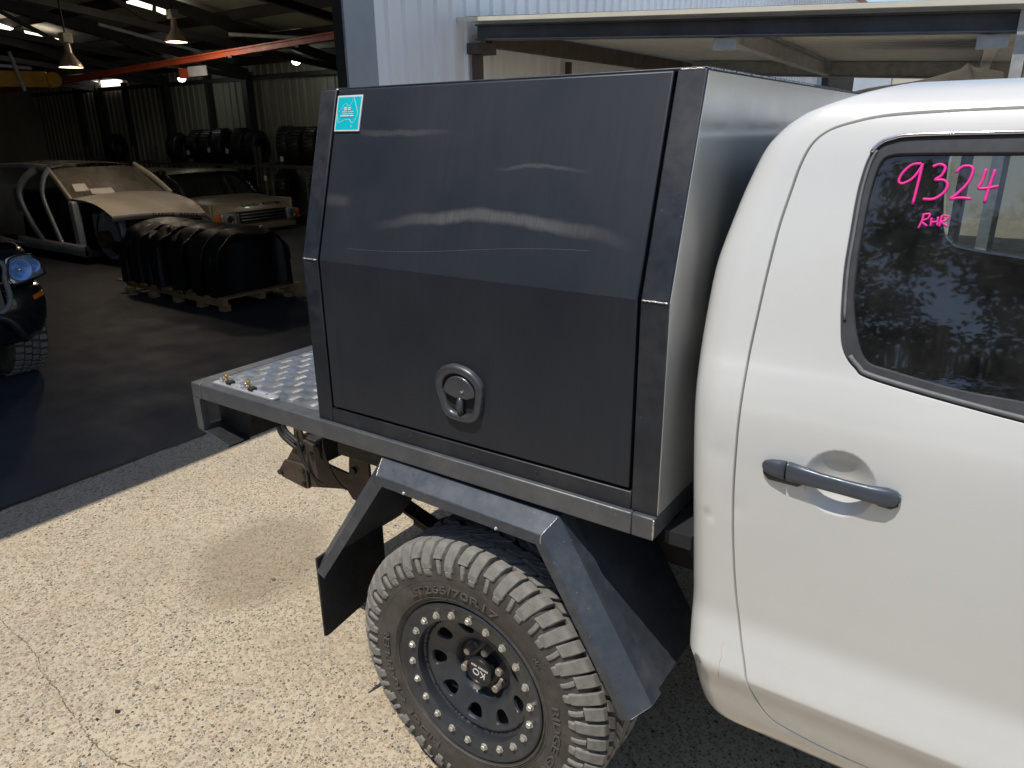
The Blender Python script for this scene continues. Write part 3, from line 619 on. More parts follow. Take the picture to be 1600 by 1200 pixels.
weld_bead((XF-.001,YTOP+.004,ZTOP+.001), (XF-.001,.9,ZTOP+.001), cp, .0018); weld_bead((XF-PW+.004,YTOP,ZTOP), (XF-.006,YTOP,ZTOP), cp, .002); weld_bead((XC+PW+.001,YTOP-.002,ZTOP), (XC+PW+.006,YTOP,ZTOP), cp, .002)
weld_bead((XF-.0005,YT+.0005,ZT-RH+.004), (XF-.0005,YT+.0005,ZT-.002), tr, .0024); weld_bead((XR+.052,YT-.0004,ZT-.001), (XR+.004,YT+.046,ZT+.0004), tr, .0012)
for x in (-.18, .02, .2):
    MB().lathe([(0,-.0012),(.004,-.001),(.005,.001),(0,.002)], (x, -.0005, 1.052), 1, 10).build('rivet', 'black_frame', cp)
# folding T-handle latch
LP = [(-.082,1.224),(-.066,1.258),(-.024,1.275),(.022,1.268),(.053,1.246),(.060,1.222),(.056,1.185),(.043,1.147),(.012,1.133),(-.028,1.133),(-.056,1.145),(-.072,1.185)]
LO = catmull(LP, 6, True); LC = LO.mean(0)
def ring_sweep(name, loops, mat, par):
    m = MB(); n = len(loops[0])
    for L in loops: m.v += [tuple(p) for p in L]
    for k in range(len(loops)-1):
        for i in range(n): m.f.append((k*n+i, k*n+(i+1) % n, (k+1)*n+(i+1) % n, (k+1)*n+i))
    return m.build(name, mat, par, smooth='all')
def LL(sc_, y): return [(LC[0]+(p[0]-LC[0])*sc_, y, LC[1]+(p[1]-LC[1])*sc_) for p in LO]
la = ring_sweep('latch', [LL(1.0,.0005), LL(.985,-.008), LL(.93,-.013), LL(.84,-.0140), LL(.72,-.012), LL(.68,-.005), LL(.66,.012)][::-1], 'latch_metal', dr)
mb = MB(); bowl = LL(.70, -.0015); mb.v = bowl+[(LC[0], -.0015, LC[1])]; mb.f = [(i, (i+1) % len(bowl), len(bowl)) for i in range(len(bowl))]; mb.build('latch_recess', 'cabin_dark', la)
fc = [(LC[0]+.047*math.cos(a), 1.203+.046*math.sin(a)) for a in np.linspace(.05, PI-.05, 18)]+[(LC[0]-.034,1.199),(LC[0]-.01,1.193),(LC[0]+.025,1.195)]
MB().prism(fc, 1, -.0135, -.004).build('paddle', 'latch_metal', la, bevel=.003)
MB().tube([(-.005,-.006,1.20),(-.006,-.010,1.18),(-.006,-.008,1.155)], [.006,.010,.008], 10).build('spindle', 'latch_metal', la, smooth='all')
MB().lathe([(0,-.0012),(.004,-.001),(.0045,.0)], (LC[0]+.012, -.0145, 1.215), 1, 10).build('key_slot', 'chrome', la)
# plaque near the canopy door's top rear corner
def up_pt(x, z, d=0.): return (x, YTOP*(z-ZF)/(ZTOP-ZF)+NY*d, z+NZ*d)
px0, px1, pz0, pz1 = -.4555, -.368, 1.790, 1.874
def slab(name, x0, x1, z0, z1, d0, d1, mat, par, bev=0.):
    vs = [up_pt(x, z, d) for d in (d0, d1) for x, z in ((x0,z0),(x1,z0),(x1,z1),(x0,z1))]
    return mobj(name, vs, [(0,3,2,1),(4,5,6,7),(0,1,5,4),(1,2,6,5),(2,3,7,6),(3,0,4,7)], mat, par, bevel=bev)
pq = slab('plaque', px0, px1, pz0, pz1, .0005, .0045, 'white_print', dr, .0006); slab('plaque_face', px0+.004, px1-.004, pz0+.004, pz1-.004, .0046, .0050, 'cyan_print', pq)
def pl_line(name, pts, wd, mat='white_print'):
    m = MB(); m.tube([up_pt(px0+(px1-px0)*u, pz0+(pz1-pz0)*v, .0051) for u, v in pts], wd, 5); return m.build(name, mat, pq)
aus = [(.10,.38),(.06,.50),(.22,.62),(.30,.74),(.42,.78),(.43,.72),(.55,.70),(.62,.82),(.66,.94),(.74,.80),(.86,.55),(.88,.47),(.84,.36),(.74,.22),(.66,.24),(.60,.31),(.52,.33),(.36,.31),(.22,.25),(.13,.24),(.11,.33),(.10,.38)]
pl_line('outline_print', aus, .0006); pl_line('outline_print', [(.66,.15),(.72,.15),(.69,.10),(.66,.15)], .0006)
for k, (u0, u1, v, wd) in enumerate([(.34,.46,.64,.0022),(.50,.60,.64,.0022),(.34,.46,.59,.002),(.50,.60,.59,.002),(.26,.46,.535,.0011),(.50,.72,.535,.0011),(.28,.48,.48,.0009),(.52,.70,.48,.0009),(.22,.44,.42,.0020),(.46,.58,.42,.0020),(.60,.74,.42,.0020)]):
    pl_line('print_line', [(u0,v),(u1,v)], wd)
# --- mudguards
GP = [(-.545,.545),(-.263,.939),(.245,.927),(.484,.535)]
def off_path(P, d):
    P = [Vector((p[0], p[1])) for p in P]; out = []
    ns = []
    for a, b in zip(P[:-1], P[1:]): t = (b-a).normalized(); ns.append(Vector((-t.y, t.x)))
    for i, p in enumerate(P):
        if i == 0: n = ns[0]*d
        elif i == len(P)-1: n = ns[-1]*d
        else:
            n = (ns[i-1]+ns[i]).normalized(); n = n*d/n.dot(ns[i])
        out.append((p.x+n.x, p.y+n.y))
    return out
def guard(side):
    yy = (lambda y: y) if side > 0 else mir
    sec = [(-.004, -.030, -.0015), (-.006, -.003, .0), (-.004, .0, .0), (.003, .034, 0), (.006, .036, 0), (.0, .036, .0)]
    # section as (dummy, normal offset, y)
    prof = [(-.028,-.048),(-.001,-.050),(.002,-.048),(.032,-.008),(.035,-.003),(.036,.045),(.0335,.045),(.0325,-.003),(.030,-.007),(.0,-.0455),(-.028,-.0455)]
    m = MB(); loops = [off_path(GP, d) for d, y in prof]; n = len(prof)
    for i in range(4):
        for k, (d, y) in enumerate(prof): m.v.append((loops[k][i][0], yy(y), loops[k][i][1]))
    for i in range(3):
        for k in range(n): m.f.append((i*n+k, i*n+(k+1) % n, (i+1)*n+(k+1) % n, (i+1)*n+k))
    m.f += [tuple(range(n)), tuple(range(3*n, 4*n))[::-1]]
    g = m.build('mudguard', 'guard_paint', ut, bevel=.0012, seg=2)
    # inner wheel cover plate set slightly lower
    m = MB(); a = off_path(GP, .020); b = off_path(GP, .016)
    for pts in (a, b):
        for y in (.050, .33): m.v += [(p[0], yy(y), p[1]) for p in pts]
    for i in range(3):
        m.f += [(i, i+1, 4+i+1, 4+i), (8+i, 12+i, 12+i+1, 8+i+1), (i, 8+i, 8+i+1, i+1), (4+i, 4+i+1, 12+i+1, 12+i)]
    m.f += [(0,4,12,8),(3,11,15,7)]
    m.build('inner_plate', 'guard_paint', g)
    m = MB(); ys = sorted((yy(.05), yy(.33)))
    if side > 0:
        MB().prism([(.395,.80),(.62,.60),(.60,.72),(.47,.90)], 1, .34, .345).build('gusset', 'guard_paint', g)
    # rubber flap hanging from the rear leg
    pts = [(-.0455,.585),(-.0455,.305),(-.03,.300),(.235,.340),(.235,.60)]
    MB().prism([(yy(p[0]), p[1]) for p in pts], 0, -.558, -.551).build('mud_flap', 'flap_rubber', g, bevel=.002)
    if side > 0:
        for x, z, y in ((-.17,.93,-.047),(.12,.921,-.047)): MB().lathe([(0,-.004),(.003,-.0035),(.005,.002)], (x, y-.002, z-.015), 1, 8).build('guard_bolt', 'galvanised', g)
        weld_bead((GP[1][0], -.0505, GP[1][1]), (loops[3][1][0], -.008, loops[3][1][1]+.001), g, .0016); weld_bead((GP[2][0], -.0505, GP[2][1]-.02), (GP[2][0], -.0505, GP[2][1]), g, .0018); weld_bead((GP[2][0], -.0505, GP[2][1]), (loops[3][2][0], -.008, loops[3][2][1]+.001), g, .0014)
    return g
guard(1); guard(-1)
# --- wheel
WC = Vector((.012, .085, .401)); RO = .4005; YO = -.052
def tyre_profile():
    # (radius, y) from outer bead over the tread to the inner bead
    o = [(.228,-.030),(.236,-.040),(.250,-.0485),(.275,-.0515),(.305,-.0525),(.335,-.0500),(.358,-.0440),(.374,-.0340),(.383,-.020),(.386,.0)]
    return o+[(r, .17-y) for r, y in o[::-1]]
ty = MB().lathe(tyre_profile(), (WC.x, 0, WC.z), 1, 96).build('tyre', 'rubber', ut, smooth='all')
NPI = 56
def block_mesh(kind):
    # local: built at angle 0 (top), x = along circumference, y = across, z = radius
    m = MB(); 
    def lug(sec, a0, a1, skew_=0., depth=.016):
        # sec: list of (r,y) outer line ; extruded from angle a0 to a1 (radians about axle)
        n = len(sec); base = len(m.v)
        for a in (a0, a1):
            for (r, y) in sec:
                aa = a+skew_*(y+.05); m.v.append((r*math.sin(aa), y, r*math.cos(aa)))
            for (r, y) in sec:
                aa = a+skew_*(y+.05)+(.006 if a == a0 else -.006)*-1; rr = r-depth*(.9 if r > .37 else .25); m.v.append((rr*math.sin(aa), y+(0 if r > .385 else .006), rr*math.cos(aa)))
        k = 2*n
        for i in range(n-1):
            m.f += [(base+i, base+i+1, base+k+i+1, base+k+i), (base+i, base+n+i, base+n+i+1, base+i+1), (base+k+i, base+k+i+1, base+k+n+i+1, base+k+n+i)]
        m.f += [(base, base+k, base+k+n, base+n), (base+n-1, base+2*n-1, base+k+2*n-1, base+k+n-1)]
    h = PI/NPI
    if kind == 'A':     # long shoulder lug running down the sidewall
        lug([(.338,-.0545),(.352,-.0530),(.372,-.0440),(.388,-.033),(.399,-.023),(RO,-.018),(RO,.002)], -h*.80, h*.66, 1.0)
        lug([(RO,.0035),(RO,.022),(.400,.036)], -h*.70, h*.80, 2.2)
        lug([(.318,-.0540),(.325,-.0565),(.335,-.0565),(.3375,-.0545)], -h*.60, h*.42, .6, .004)
    elif kind == 'B':   # short shoulder lug
        lug([(.366,-.0490),(.378,-.0420),(.392,-.031),(.400,-.019),(RO,-.012),(RO,-.002)], -h*.84, h*.62, 1.0)
        lug([(RO,-.0005),(RO,.018),(.400,.031)], -h*.74, h*.74, 2.2)
        lug([(.322,-.0535),(.330,-.0560),(.345,-.0545),(.362,-.0490)], -h*.30, h*.20, -1.2, .004)
    elif kind == 'C': lug([(.399,.040),(RO,.043),(RO,.074),(.399,.078)], -h*.85, h*.55, 3.5)
    elif kind == 'D': lug([(.399,.092),(RO,.096),(RO,.127),(.399,.131)], -h*.55, h*.85, -3.5)
    elif kind == 'E': lug([(.400,.140),(RO,.155),(RO,.185),(.396,.195),(.375,.212),(.352,.222)], -h*.75, h*.72, -.8)
    me = bpy.data.meshes.new('tread_block'); me.from_pydata(m.v, [], m.f); me.materials.append(MATS['tread_rubber'])
    bm = bmesh.new(); bm.from_mesh(me); bmesh.ops.recalc_face_normals(bm, faces=bm.faces); bmesh.ops.bevel(bm, geom=[e for e in bm.edges if len(e.link_faces) == 2 and e.calc_face_angle(0) > .6], offset=.0012, segments=1, affect='EDGES'); bm.to_mesh(me); bm.free(); return me
BM = {k: block_mesh(k) for k in 'ABCDE'}
def place_blocks(tyre, flip=False):
    for i in range(NPI):
        for k in (('A' if i % 2 else 'B'), 'C', 'D', 'E'):
            o = bpy.data.objects.new('tread_block', BM[k]); col.objects.link(o); o.parent = tyre
            a = 2*PI*i/NPI+(0 if k in 'AB' else PI/NPI*(.5 if k == 'C' else .9))
            o.location = (WC.x, random.uniform(-.0012, .0012), WC.z); o.rotation_euler = (0, a+random.uniform(-.006, .006), 0); o.scale = (random.uniform(.92, 1.05), 1, 1-random.uniform(0, .004))
place_blocks(ty)
# fine sidewall ribs and lettering
mb = MB()
for r in (.2445,.249,.2535,.302): mb.lathe([(r-.0009,-.047 if r < .252 else -.0505),(r,-.0530 if r > .26 else -.0502-.1*(r-.2445)),(r+.0009,-.047 if r < .252 else -.0505)], (WC.x,0,WC.z), 1, 96)
mb.build('sidewall_ribs', 'letter_rubber', ty, smooth='all')
def arc_text(txt, size, rad, deg_mid, y, name, par, span=None, mat='letter_rubber', depth=.0018):
    vs, fs = text_geo(txt, size, depth); xs = [v[0] for v in vs]; W_ = max(xs)-min(xs); k = (R(span)*rad/W_) if span else 1.
    out = []
    for x, yv, z in vs:
        a = R(deg_mid)-x*k/rad; r = rad+yv; yy_ = y-.0000-z
        out.append((WC.x+r*math.cos(a), yy_, WC.z+r*math.sin(a)))
    return mobj(name, out, fs, mat, par)
arc_text('LT265/70R17', .031, .277, 98.5, -.0535, 'size_lettering', ty, 62); arc_text('RIDGE GRAPPLER', .030, .283, 209.5, -.0535, 'name_lettering', ty, 78); arc_text('RIDGE GRAPPLER', .030, .283, 335, -.0535, 'name_lettering', ty, 78); arc_text('M/S', .018, .285, 38, -.0535, 'small_lettering', ty)
# rim
HR = .136; NH = 9
def hole(k):
    a0 = R(184+k*360/NH); pts = []
    for t_ in np.linspace(0, 2*PI, 28, endpoint=False):
        c_, s_ = math.cos(t_), math.sin(t_); r = HR+.0215*math.copysign(abs(c_)**.75, c_); tg = .0235*(1+.22*c_)*math.copysign(abs(s_)**.75, s_); a = a0+tg/HR; pts.append((r*math.cos(a), r*math.sin(a)))
    return np.array(pts)
def disc_y(r):
    return float(np.interp(r, [0,.040,.076,.081,.086,.092,.102,.120,.140,.155,.163,.168,.172,.176,.181], [.046,.046,.046,.042,.030,.021,.015,.008,.000,-.006,-.009,-.010,-.008,-.006,-.012]))
outer = [(.181*math.cos(2*PI*i/96), .181*math.sin(2*PI*i/96)) for i in range(96)]
rim = panel('wheel_rim', outer, [hole(k) for k in range(NH)], .0045, lambda u, v, d: (WC.x+u, disc_y(math.hypot(u, v))+d*.9, WC.z+v), 'wheel_black', ut, depth=.012, roll=.002, smooth='all')
MB().lathe([(.181,-.012),(.1795,-.02),(.1785,-.031),(.1800,-.0385),(.1830,-.0405),(.2130,-.0405),(.2170,-.0425),(.2250,-.0470),(.2310,-.0480),(.2345,-.0455),(.2350,-.040),(.230,-.030)], (WC.x,0,WC.z), 1, 96).build('beadlock_ring', 'wheel_black', rim, smooth=True, angle=35)
MB().lathe([(.200,.22),(.205,.03),(.19,.0),(.181,-.008)], (WC.x,0,WC.z), 1, 64).build('barrel', 'wheel_black', rim, smooth=True)
MB().lathe([(0,.12),(.16,.12),(.165,.15),(0,.15)], (WC.x,0,WC.z), 1, 40).build('brake_drum', 'under_brown', rim, smooth=True)
bme = MB().lathe([(0,-.009),(.0070,-.009),(.0080,-.0076),(.0080,0)], (0,0,0), 1, 6); bme.lathe([(.008,-.0012),(.0105,-.001),(.0108,.001)], (0,0,0), 1, 12)
b0 = None
for i in range(22):
    a = 2*PI*(i+.35)/22
    if b0 is None: b0 = bme.build('ring_bolt', 'bolt_zinc', rim, smooth=True, angle=25); o = b0
    else: o = copyo(b0, rim)
    o.location = (WC.x+.198*math.cos(a), -.0405, WC.z+.198*math.sin(a)); o.rotation_euler = (0, random.uniform(0, 6), 0)
nme = MB().lathe([(0,-.034),(.0095,-.034),(.0115,-.031),(.0115,-.004),(.014,.0)], (0,0,0), 1, 10)
n0 = None
for i in range(6):
    a = R(18+60*i)
    if n0 is None: n0 = nme.build('wheel_nut', 'nut_rust', rim, smooth=True); o = n0
    else: o = copyo(n0, rim)
    o.location = (WC.x+0.062*math.cos(a), .046, WC.z+.062*math.sin(a))
cap = MB().lathe([(.041,.046),(.040,.018),(.043,.014),(.043,.008),(.041,.004),(.036,.0035),(.0345,.0065),(0,.0065)], (WC.x,0,WC.z), 1, 40).build('centre_cap', 'cap_black', rim, smooth=True, angle=35)
vs, fs = text_geo('KO', .030, .0006)
ca, sa = math.cos(R(172)), math.sin(R(172))
mobj('cap_logo', [(WC.x+(x*ca-y*sa)*1.0, .0058-z, WC.z+(x*sa+y*ca)-.004) for x, y, z in vs], fs, 'white_print', cap)
for i in range(12):
    if i == 7: continue
    xx = -.026+i*.0047; yy_ = -.0165; x0 = xx*ca-yy_*sa; z0 = xx*sa+yy_*ca-.002
    box('cap_mark', WC.x+x0-.0015, WC.x+x0+.0015, .0052, .0066, WC.z+z0-.0024, WC.z+z0+.0024, 'white_print', cap)
# far side wheel: tyre and blocks only as it shows under the tray
t2 = MB().lathe([(r, mir(y)) for r, y in tyre_profile()], (WC.x, 0, WC.z), 1, 64).build('far_tyre', 'rubber', ut, smooth='all')
for i in range(NPI):
    for k in 'CDE':
        o = bpy.data.objects.new('tread_block', BM[k]); col.objects.link(o); o.parent = t2; o.location = (WC.x, 1.595, WC.z); o.rotation_euler = (0, 2*PI*i/NPI, 0)
# --- running gear
cf = MB().box(-.93, 3.2, .40, .46, .66, .80).build('chassis_rail', 'under_black', ut, bevel=.006); MB().box(-.93, 3.2, mir(.46), mir(.40), .66, .80).build('chassis_rail', 'under_black', ut, bevel=.006)
for x in (-.85,-.1,.5,1.2,2.2): MB().box(x-.04, x+.04, .461, mir(.461), .68, .78).build('chassis_member', 'under_black', cf)
MB().tube([(WC.x,.14,WC.z),(WC.x,.6,WC.z),(WC.x,.78,WC.z),(WC.x,1.0,WC.z),(WC.x,1.2,WC.z),(WC.x,1.64,WC.z)], [.045,.045,.11,.11,.045,.045], 16).build('axle', 'under_black', ut, smooth='all')
for s in (0, 1):
    for k in range(5):
        L = .62-.10*k; m = MB(); y0 = .335 if not s else mir(.395); pts = [(t_, .475-.014*k+.11*(t_/.62)**2) for t_ in np.linspace(-L, L, 15)]
        top = [(x+WC.x, z+.006) for x, z in pts]; bot = [(x+WC.x, z-.006) for x, z in pts][::-1]
        m.prism(top+bot, 1, y0, y0+.06); m.build('spring_leaf', 'under_black', ut)
    for x in (-.42,-.05,.05,.42): MB().box(x-.012, x+.012, y0-.008, y0+.068, .40 if abs(x) < .1 else .45, .56 if abs(x) < .1 else .55).build('spring_clip', 'under_black', ut)
MB().tube([(-.10,.30,.46),(.12,.26,.90)], [.03,.03], 10).build('damper', 'under_black', ut, smooth='all')
box('bump_stop', -.36, -.31, .37, .43, .60, .665, 'under_black', ut, bevel=.01)
# tow bar side plates
tb = MB().prism([(-1.315,.485),(-1.265,.55),(-1.21,.62),(-1.205,.70),(-1.17,.72),(-1.155,.655),(-1.07,.64),(-1.06,.60),(-1.04,.585),(-.91,.573),(-.90,.65),(-.80,.69),(-.80,.50),(-.84,.47),(-.90,.47),(-.93,.505),(-1.155,.452),(-1.29,.468)], 1, .425, .437).build('tow_plate', 'under_brown', ut, bevel=.0015)
MB().prism([(-1.317,.483),(-1.268,.548),(-1.16,.552),(-1.138,.535),(-1.135,.455),(-1.157,.450),(-1.292,.465)], 1, .412, .4235).build('hitch_plate', 'under_brown', tb, bevel=.0015)
for x, z, r in ((-1.295,.49,.011),(-1.155,.53,.010),(-1.155,.475,.010),(-1.165,.615,.010),(-1.11,.615,.010),(-.875,.60,.014)):
    MB().lathe([(0,-.016),(r,-.016),(r,0),(r*1.5,0),(r*1.5,.006)], (x, .415 if x < -1.1 and z < .56 else .428, z), 1, 6).build('plate_bolt', 'under_black', tb)
MB().box(-1.20, -1.08, .44, mir(.44), .56, .66).build('tow_bar', 'under_black', tb, bevel=.006)
for k in range(2):
    pts = [(-1.17+.10*k, .40), (-1.165+.10*k, .40)]
    m = MB(); arc = [(-1.14+.13*k+.12*(1-math.cos(t_)), .71-.19*math.sin(t_)) for t_ in np.linspace(0, PI/2, 10)]; m.prism(arc+[(arc[-1][0]-.05, arc[-1][1]-.0), (arc[0][0]-.01, arc[0][1]-.1)], 1, .388+.012*k, .394+.012*k); m.build('bracket_plate', 'under_black', tb)
    MB().tube([(x, .389+.012*k, z) for x, z in arc], .0012, 5).build('plate_edge', 'guard_paint', tb)
for (dx, dz) in ((0,0),(.03,.02)):
    MB().tube(catmull([(-1.14+dx,.45,.80+dz),(-1.22+dx*.3,.42,.76),(-1.27+dx,.41,.72),(-1.26+dx,.41,.66+dz),(-1.18+dx,.42,.61+dz)], 6), .010, 8).build('wiring_loom', 'under_black', ut, smooth='all')
MB().tube([(-.62,.2,.90),(.3,.2,.90)], .02, 8).build('brake_pipe', 'under_black', ut, smooth='all')
box('added_gap_block', .4975, .556, .05, 1.70, .945, .976, 'cabin_dark', ut); box('added_underfloor', .66, 2.9, .16, 1.62, .505, .55, 'under_black', ut); box('fuel_tank', .55, 1.3, .5, 1.2, .42, .72, 'under_black', ut, bevel=.04); MB().tube([(.5,.30,.80),(.56,.20,.82),(.60,.12,.9)], .02, 8).build('filler_hose', 'under_black', ut, smooth='all')  # gap piece and underfloor panel added to block light reaching the ground
# --- cab
PR = [(.078,.53),(.052,.56),(.030,.61),(.010,.67),(-.008,.715),(-.010,.735),(.002,.79),(.011,.84),(.009,.90),(.004,1.0),(.0,1.1),(-.002,1.2),(.001,1.27),(.009,1.32),(.022,1.365),(.034,1.40),(.060,1.50),(.088,1.60),(.115,1.69),(.135,1.755),(.153,1.80),(.172,1.827),(.205,1.846),(.26,1.857),(.35,1.863),(.55,1.869),(.89,1.873)]
PD = catmull(PR, 16); dl = np.r_[0, np.cumsum(np.linalg.norm(np.diff(PD, axis=0), axis=1))]
VM = dl[-1]; z2v = lambda z: float(np.interp(z, PD[:, 1], dl))
tn = np.gradient(PD, axis=0); tn /= np.linalg.norm(tn, axis=1)[:, None]; NRM = np.stack([-tn[:, 1], tn[:, 0]], 1)  # outward (towards -y / +z)
XRZ = [(.53,.605),(.57,.590),(.663,.579),(.792,.566),(1.097,.549),(1.41,.531),(1.555,.534),(1.684,.563),(1.77,.59),(1.819,.628),(1.835,.668),(1.846,.70),(1.857,.74),(1.863,.76),(1.869,.78),(1.873,.80)]
xr_raw = np.interp(PD[:, 1], [a for a, b in XRZ], [b for a, b in XRZ]); ker = np.exp(-np.linspace(-2, 2, 25)**2); ker /= ker.sum(); XRV = np.convolve(np.pad(xr_raw, 12, mode='edge'), ker, 'valid')
RC = .07; WIN_D = 0.
def cabP(s, v, ins=0., dents=True):
    y = np.interp(v, dl, PD[:, 0]); z = np.interp(v, dl, PD[:, 1]); ny_ = np.interp(v, dl, NRM[:, 0]); nz_ = np.interp(v, dl, NRM[:, 1]); xr = np.interp(v, dl, XRV)
    if s >= 0: x = xr+RC+s; q = 0.
    else:
        ph = min(-s/RC, PI/2); x = xr+RC*(1-math.sin(ph)); q = RC*(1-math.cos(ph))
        x += ins*math.sin(ph)
    y2 = y-ny_*(q+ins*(1 if s >= 0 else math.cos(ph))); z2 = z-nz_*(q+ins*(1 if s >= 0 else math.cos(ph)))
    if dents:
        for (dx, dz, r, h) in ((.603,1.066,.006,.0035),(.615,1.205,.022,.0022),(.66,1.10,.02,.001)):
            y2 += h*math.exp(-((x-dx)**2+(z-dz)**2)/(r*r))
        e = ((x-.828)/.060)**2+((z-1.199)/.063)**2       # hand scoop behind the handle
        if e < 1 and z < 1.6: y2 += .024*(1-e)**1.25
    return (float(x), float(y2), float(z2))
def xz(pts): return np.array([(x-float(np.interp(z2v(z), dl, XRV))-RC, z2v(z)) for x, z in pts])
shut = [(1.46,1.812),(1.2,1.812),(.983,1.809),(.873,1.806),(.791,1.801),(.742,1.791),(.709,1.779),(.687,1.757),(.675,1.723),(.668,1.683),(.659,1.625),(.653,1.552),(.648,1.458),(.646,1.345),(.648,1.224),(.653,1.09),(.667,.948),(.685,.84),(.708,.759),(.727,.696),(.761,.635),(.825,.613),(.887,.604),(1.0,.60),(1.2,.596),(1.50,.594),(1.53,.65),(1.545,.9),(1.54,1.25),(1.52,1.5),(1.49,1.75)]
glass = [(1.36,1.757),(1.2,1.757),(.993,1.753),(.848,1.751),(.81,1.747),(.794,1.733),(.787,1.699),(.785,1.628),(.787,1.559),(.794,1.5),(.81,1.445),(.833,1.409),(.875,1.399),(.972,1.386),(1.062,1.383),(1.2,1.378),(1.42,1.376),(1.445,1.40),(1.435,1.5),(1.40,1.7)]
frame = [(1.385,1.779),(1.2,1.779),(.989,1.776),(.846,1.773),(.811,1.768),(.791,1.758),(.779,1.734),(.773,1.683),(.774,1.6),(.777,1.538),(.785,1.475),(.796,1.429),(.82,1.4),(.86,1.384),(1.067,1.359),(1.2,1.354),(1.43,1.352),(1.468,1.37),(1.46,1.5),(1.425,1.7)]
SH = catmull(xz(shut), 5, True); GL = catmull(xz(glass), 5, True); FR = catmull(xz(frame), 5, True)
FG = catmull(xz([(1.66,1.757),(1.62,1.74),(1.635,1.55),(1.64,1.41),(1.68,1.378),(2.0,1.376),(2.42,1.374),(2.45,1.40),(2.30,1.58),(2.15,1.74),(2.10,1.757),(1.9,1.758)]), 5, True)
front_s = 2.2; rear_s = -RC*PI/2
vz = z2v(.53)
outer = [(rear_s, 0), (rear_s, VM), (front_s, VM), (front_s, 0)]
# front door opening line (out of the frame)
shutF = [(1.57,1.80),(1.60,1.3),(1.60,.75),(1.58,.60),(2.3,.594),(2.55,.62),(2.6,.9),(2.6,1.33),(2.35,1.55),(2.15,1.78)]
cb = panel('cab', outer, [offset(SH, .0065), FG], .016, cabP, 'white_paint', ut, depth=.02, roll=.0016, gstep=.016)
panel('cab_far_side', outer, [FR], .03, lambda s, v, d: cabP(s, v, d, False), 'white_paint', cb, depth=.02, gstep=.04, mirror=YC)
gx, gz = np.meshgrid(np.arange(.764, .893, .0028), np.arange(1.133, 1.266, .0028)); gx = gx.copy(); gx[::2] += .0014
SCOOP = xz(list(zip(gx.ravel(), gz.ravel())))
dd = panel('rear_door', offset(SH, -.0005), [offset(FR, .002)], .012, cabP, 'white_paint', cb, depth=.016, roll=.002, gstep=.0095, extra=SCOOP)
panel('window_frame', offset(FR, .0005), [offset(GL, -.004)], .012, lambda s, v, d: cabP(s, v, d+.0025), 'seal_grey', dd, depth=.012, roll=.003)
panel('window_glass', offset(GL, .004), [], .03, lambda s, v, d: cabP(s, v, d+.011), 'tinted_glass', dd, flange=False)
panel('far_window_glass', offset(GL, .004), [], .04, lambda s, v, d: cabP(s, v, d+.011), 'clear_glass', cb, flange=False, mirror=YC)
panel('front_window_glass', offset(FG, .006), [], .04, lambda s, v, d: cabP(s, v, d+.011), 'tinted_glass', cb, flange=False)
MB().tube([cabP(p[0], p[1], .002) for p in list(FG)+[FG[0]]], .006, 8, False).build('front_window_seal', 'seal_grey', cb, smooth='all')
MB().tube([cabP(*p, .0005) for p in catmull(xz([(1.585,1.80),(1.60,1.6),(1.612,1.3),(1.612,.9),(1.60,.66),(1.63,.60),(1.9,.597),(2.6,.60)]), 8)], .0022, 6).build('front_door_seam', 'trim_black', cb, smooth='all')
# bright moulding over the window and weather strip below it
def on_cab(pts, off): return [cabP(s, v, -off) for s, v in pts]
top = [p for p in FR if p[1] > z2v(1.745)]; top = sorted(top, key=lambda p: p[0])
MB().tube(on_cab(top, .0008), .0035, 8).build('window_moulding', 'chrome', dd, smooth='all')
low = sorted([p for p in offset(FR, -.007) if p[1] < z2v(1.42)], key=lambda p: p[0]); MB().tube(on_cab(low, -.001), .004, 8).build('weather_strip', 'trim_grey', dd, smooth='all')
lef = sorted([p for p in offset(FR, -.006) if p[0] < FR[:, 0].min()+.06], key=lambda p: p[1]); lef = [p for p in lef if z2v(1.44) < p[1] < z2v(1.75)]; MB().tube(on_cab(lef, -.001), .0025, 8).build('weather_strip', 'trim_grey', dd, smooth='all')
# door handle
def hp(x, z, o): s = xz([(x, z)])[0]; p = cabP(s[0], s[1], -o, False); return p
def bar_sweep(name, secs, mat, par, n=14):
    # secs: (x, zc, half height, y centre offset outwards, half thickness)
    m = MB()
    for (x, zc, hh, oc, ht) in secs:
        for k in range(n):
            a = 2*PI*k/n; cz = math.copysign(abs(math.cos(a))**.7, math.cos(a)); cy = math.copysign(abs(math.sin(a))**.7, math.sin(a)); p = hp(x, zc, 0); m.v.append((p[0], p[1]-oc-ht*cy, zc+hh*cz))
    for i in range(len(secs)-1):
        for k in range(n): m.f.append((i*n+k, i*n+(k+1) % n, (i+1)*n+(k+1) % n, (i+1)*n+k))
    m.f += [tuple(range(n)), tuple(range((len(secs)-1)*n, len(secs)*n))[::-1]]
    return m.build(name, mat, par, smooth='all')
dh = bar_sweep('door_handle', [(.742,1.205,.0165,.007,.008),(.746,1.205,.018,.008,.010),(.775,1.204,.0165,.011,.008),(.80,1.203,.0150,.013,.0065),(.84,1.2015,.0145,.0135,.006),(.88,1.200,.0150,.012,.0075),(.905,1.1995,.0165,.008,.010),(.919,1.199,.013,.005,.008),(.926,1.199,.006,.003,.004)], 'handle_grey', dd)
bar_sweep('handle_end', [(.697,1.204,.004,.002,.003),(.701,1.204,.010,.004,.006),(.712,1.2045,.0145,.006,.008),(.728,1.205,.0170,.007,.009),(.7395,1.205,.0178,.008,.010)], 'handle_grey', dh)
MB().lathe([(0,0),(.0012,0)], (0,0,0)).v
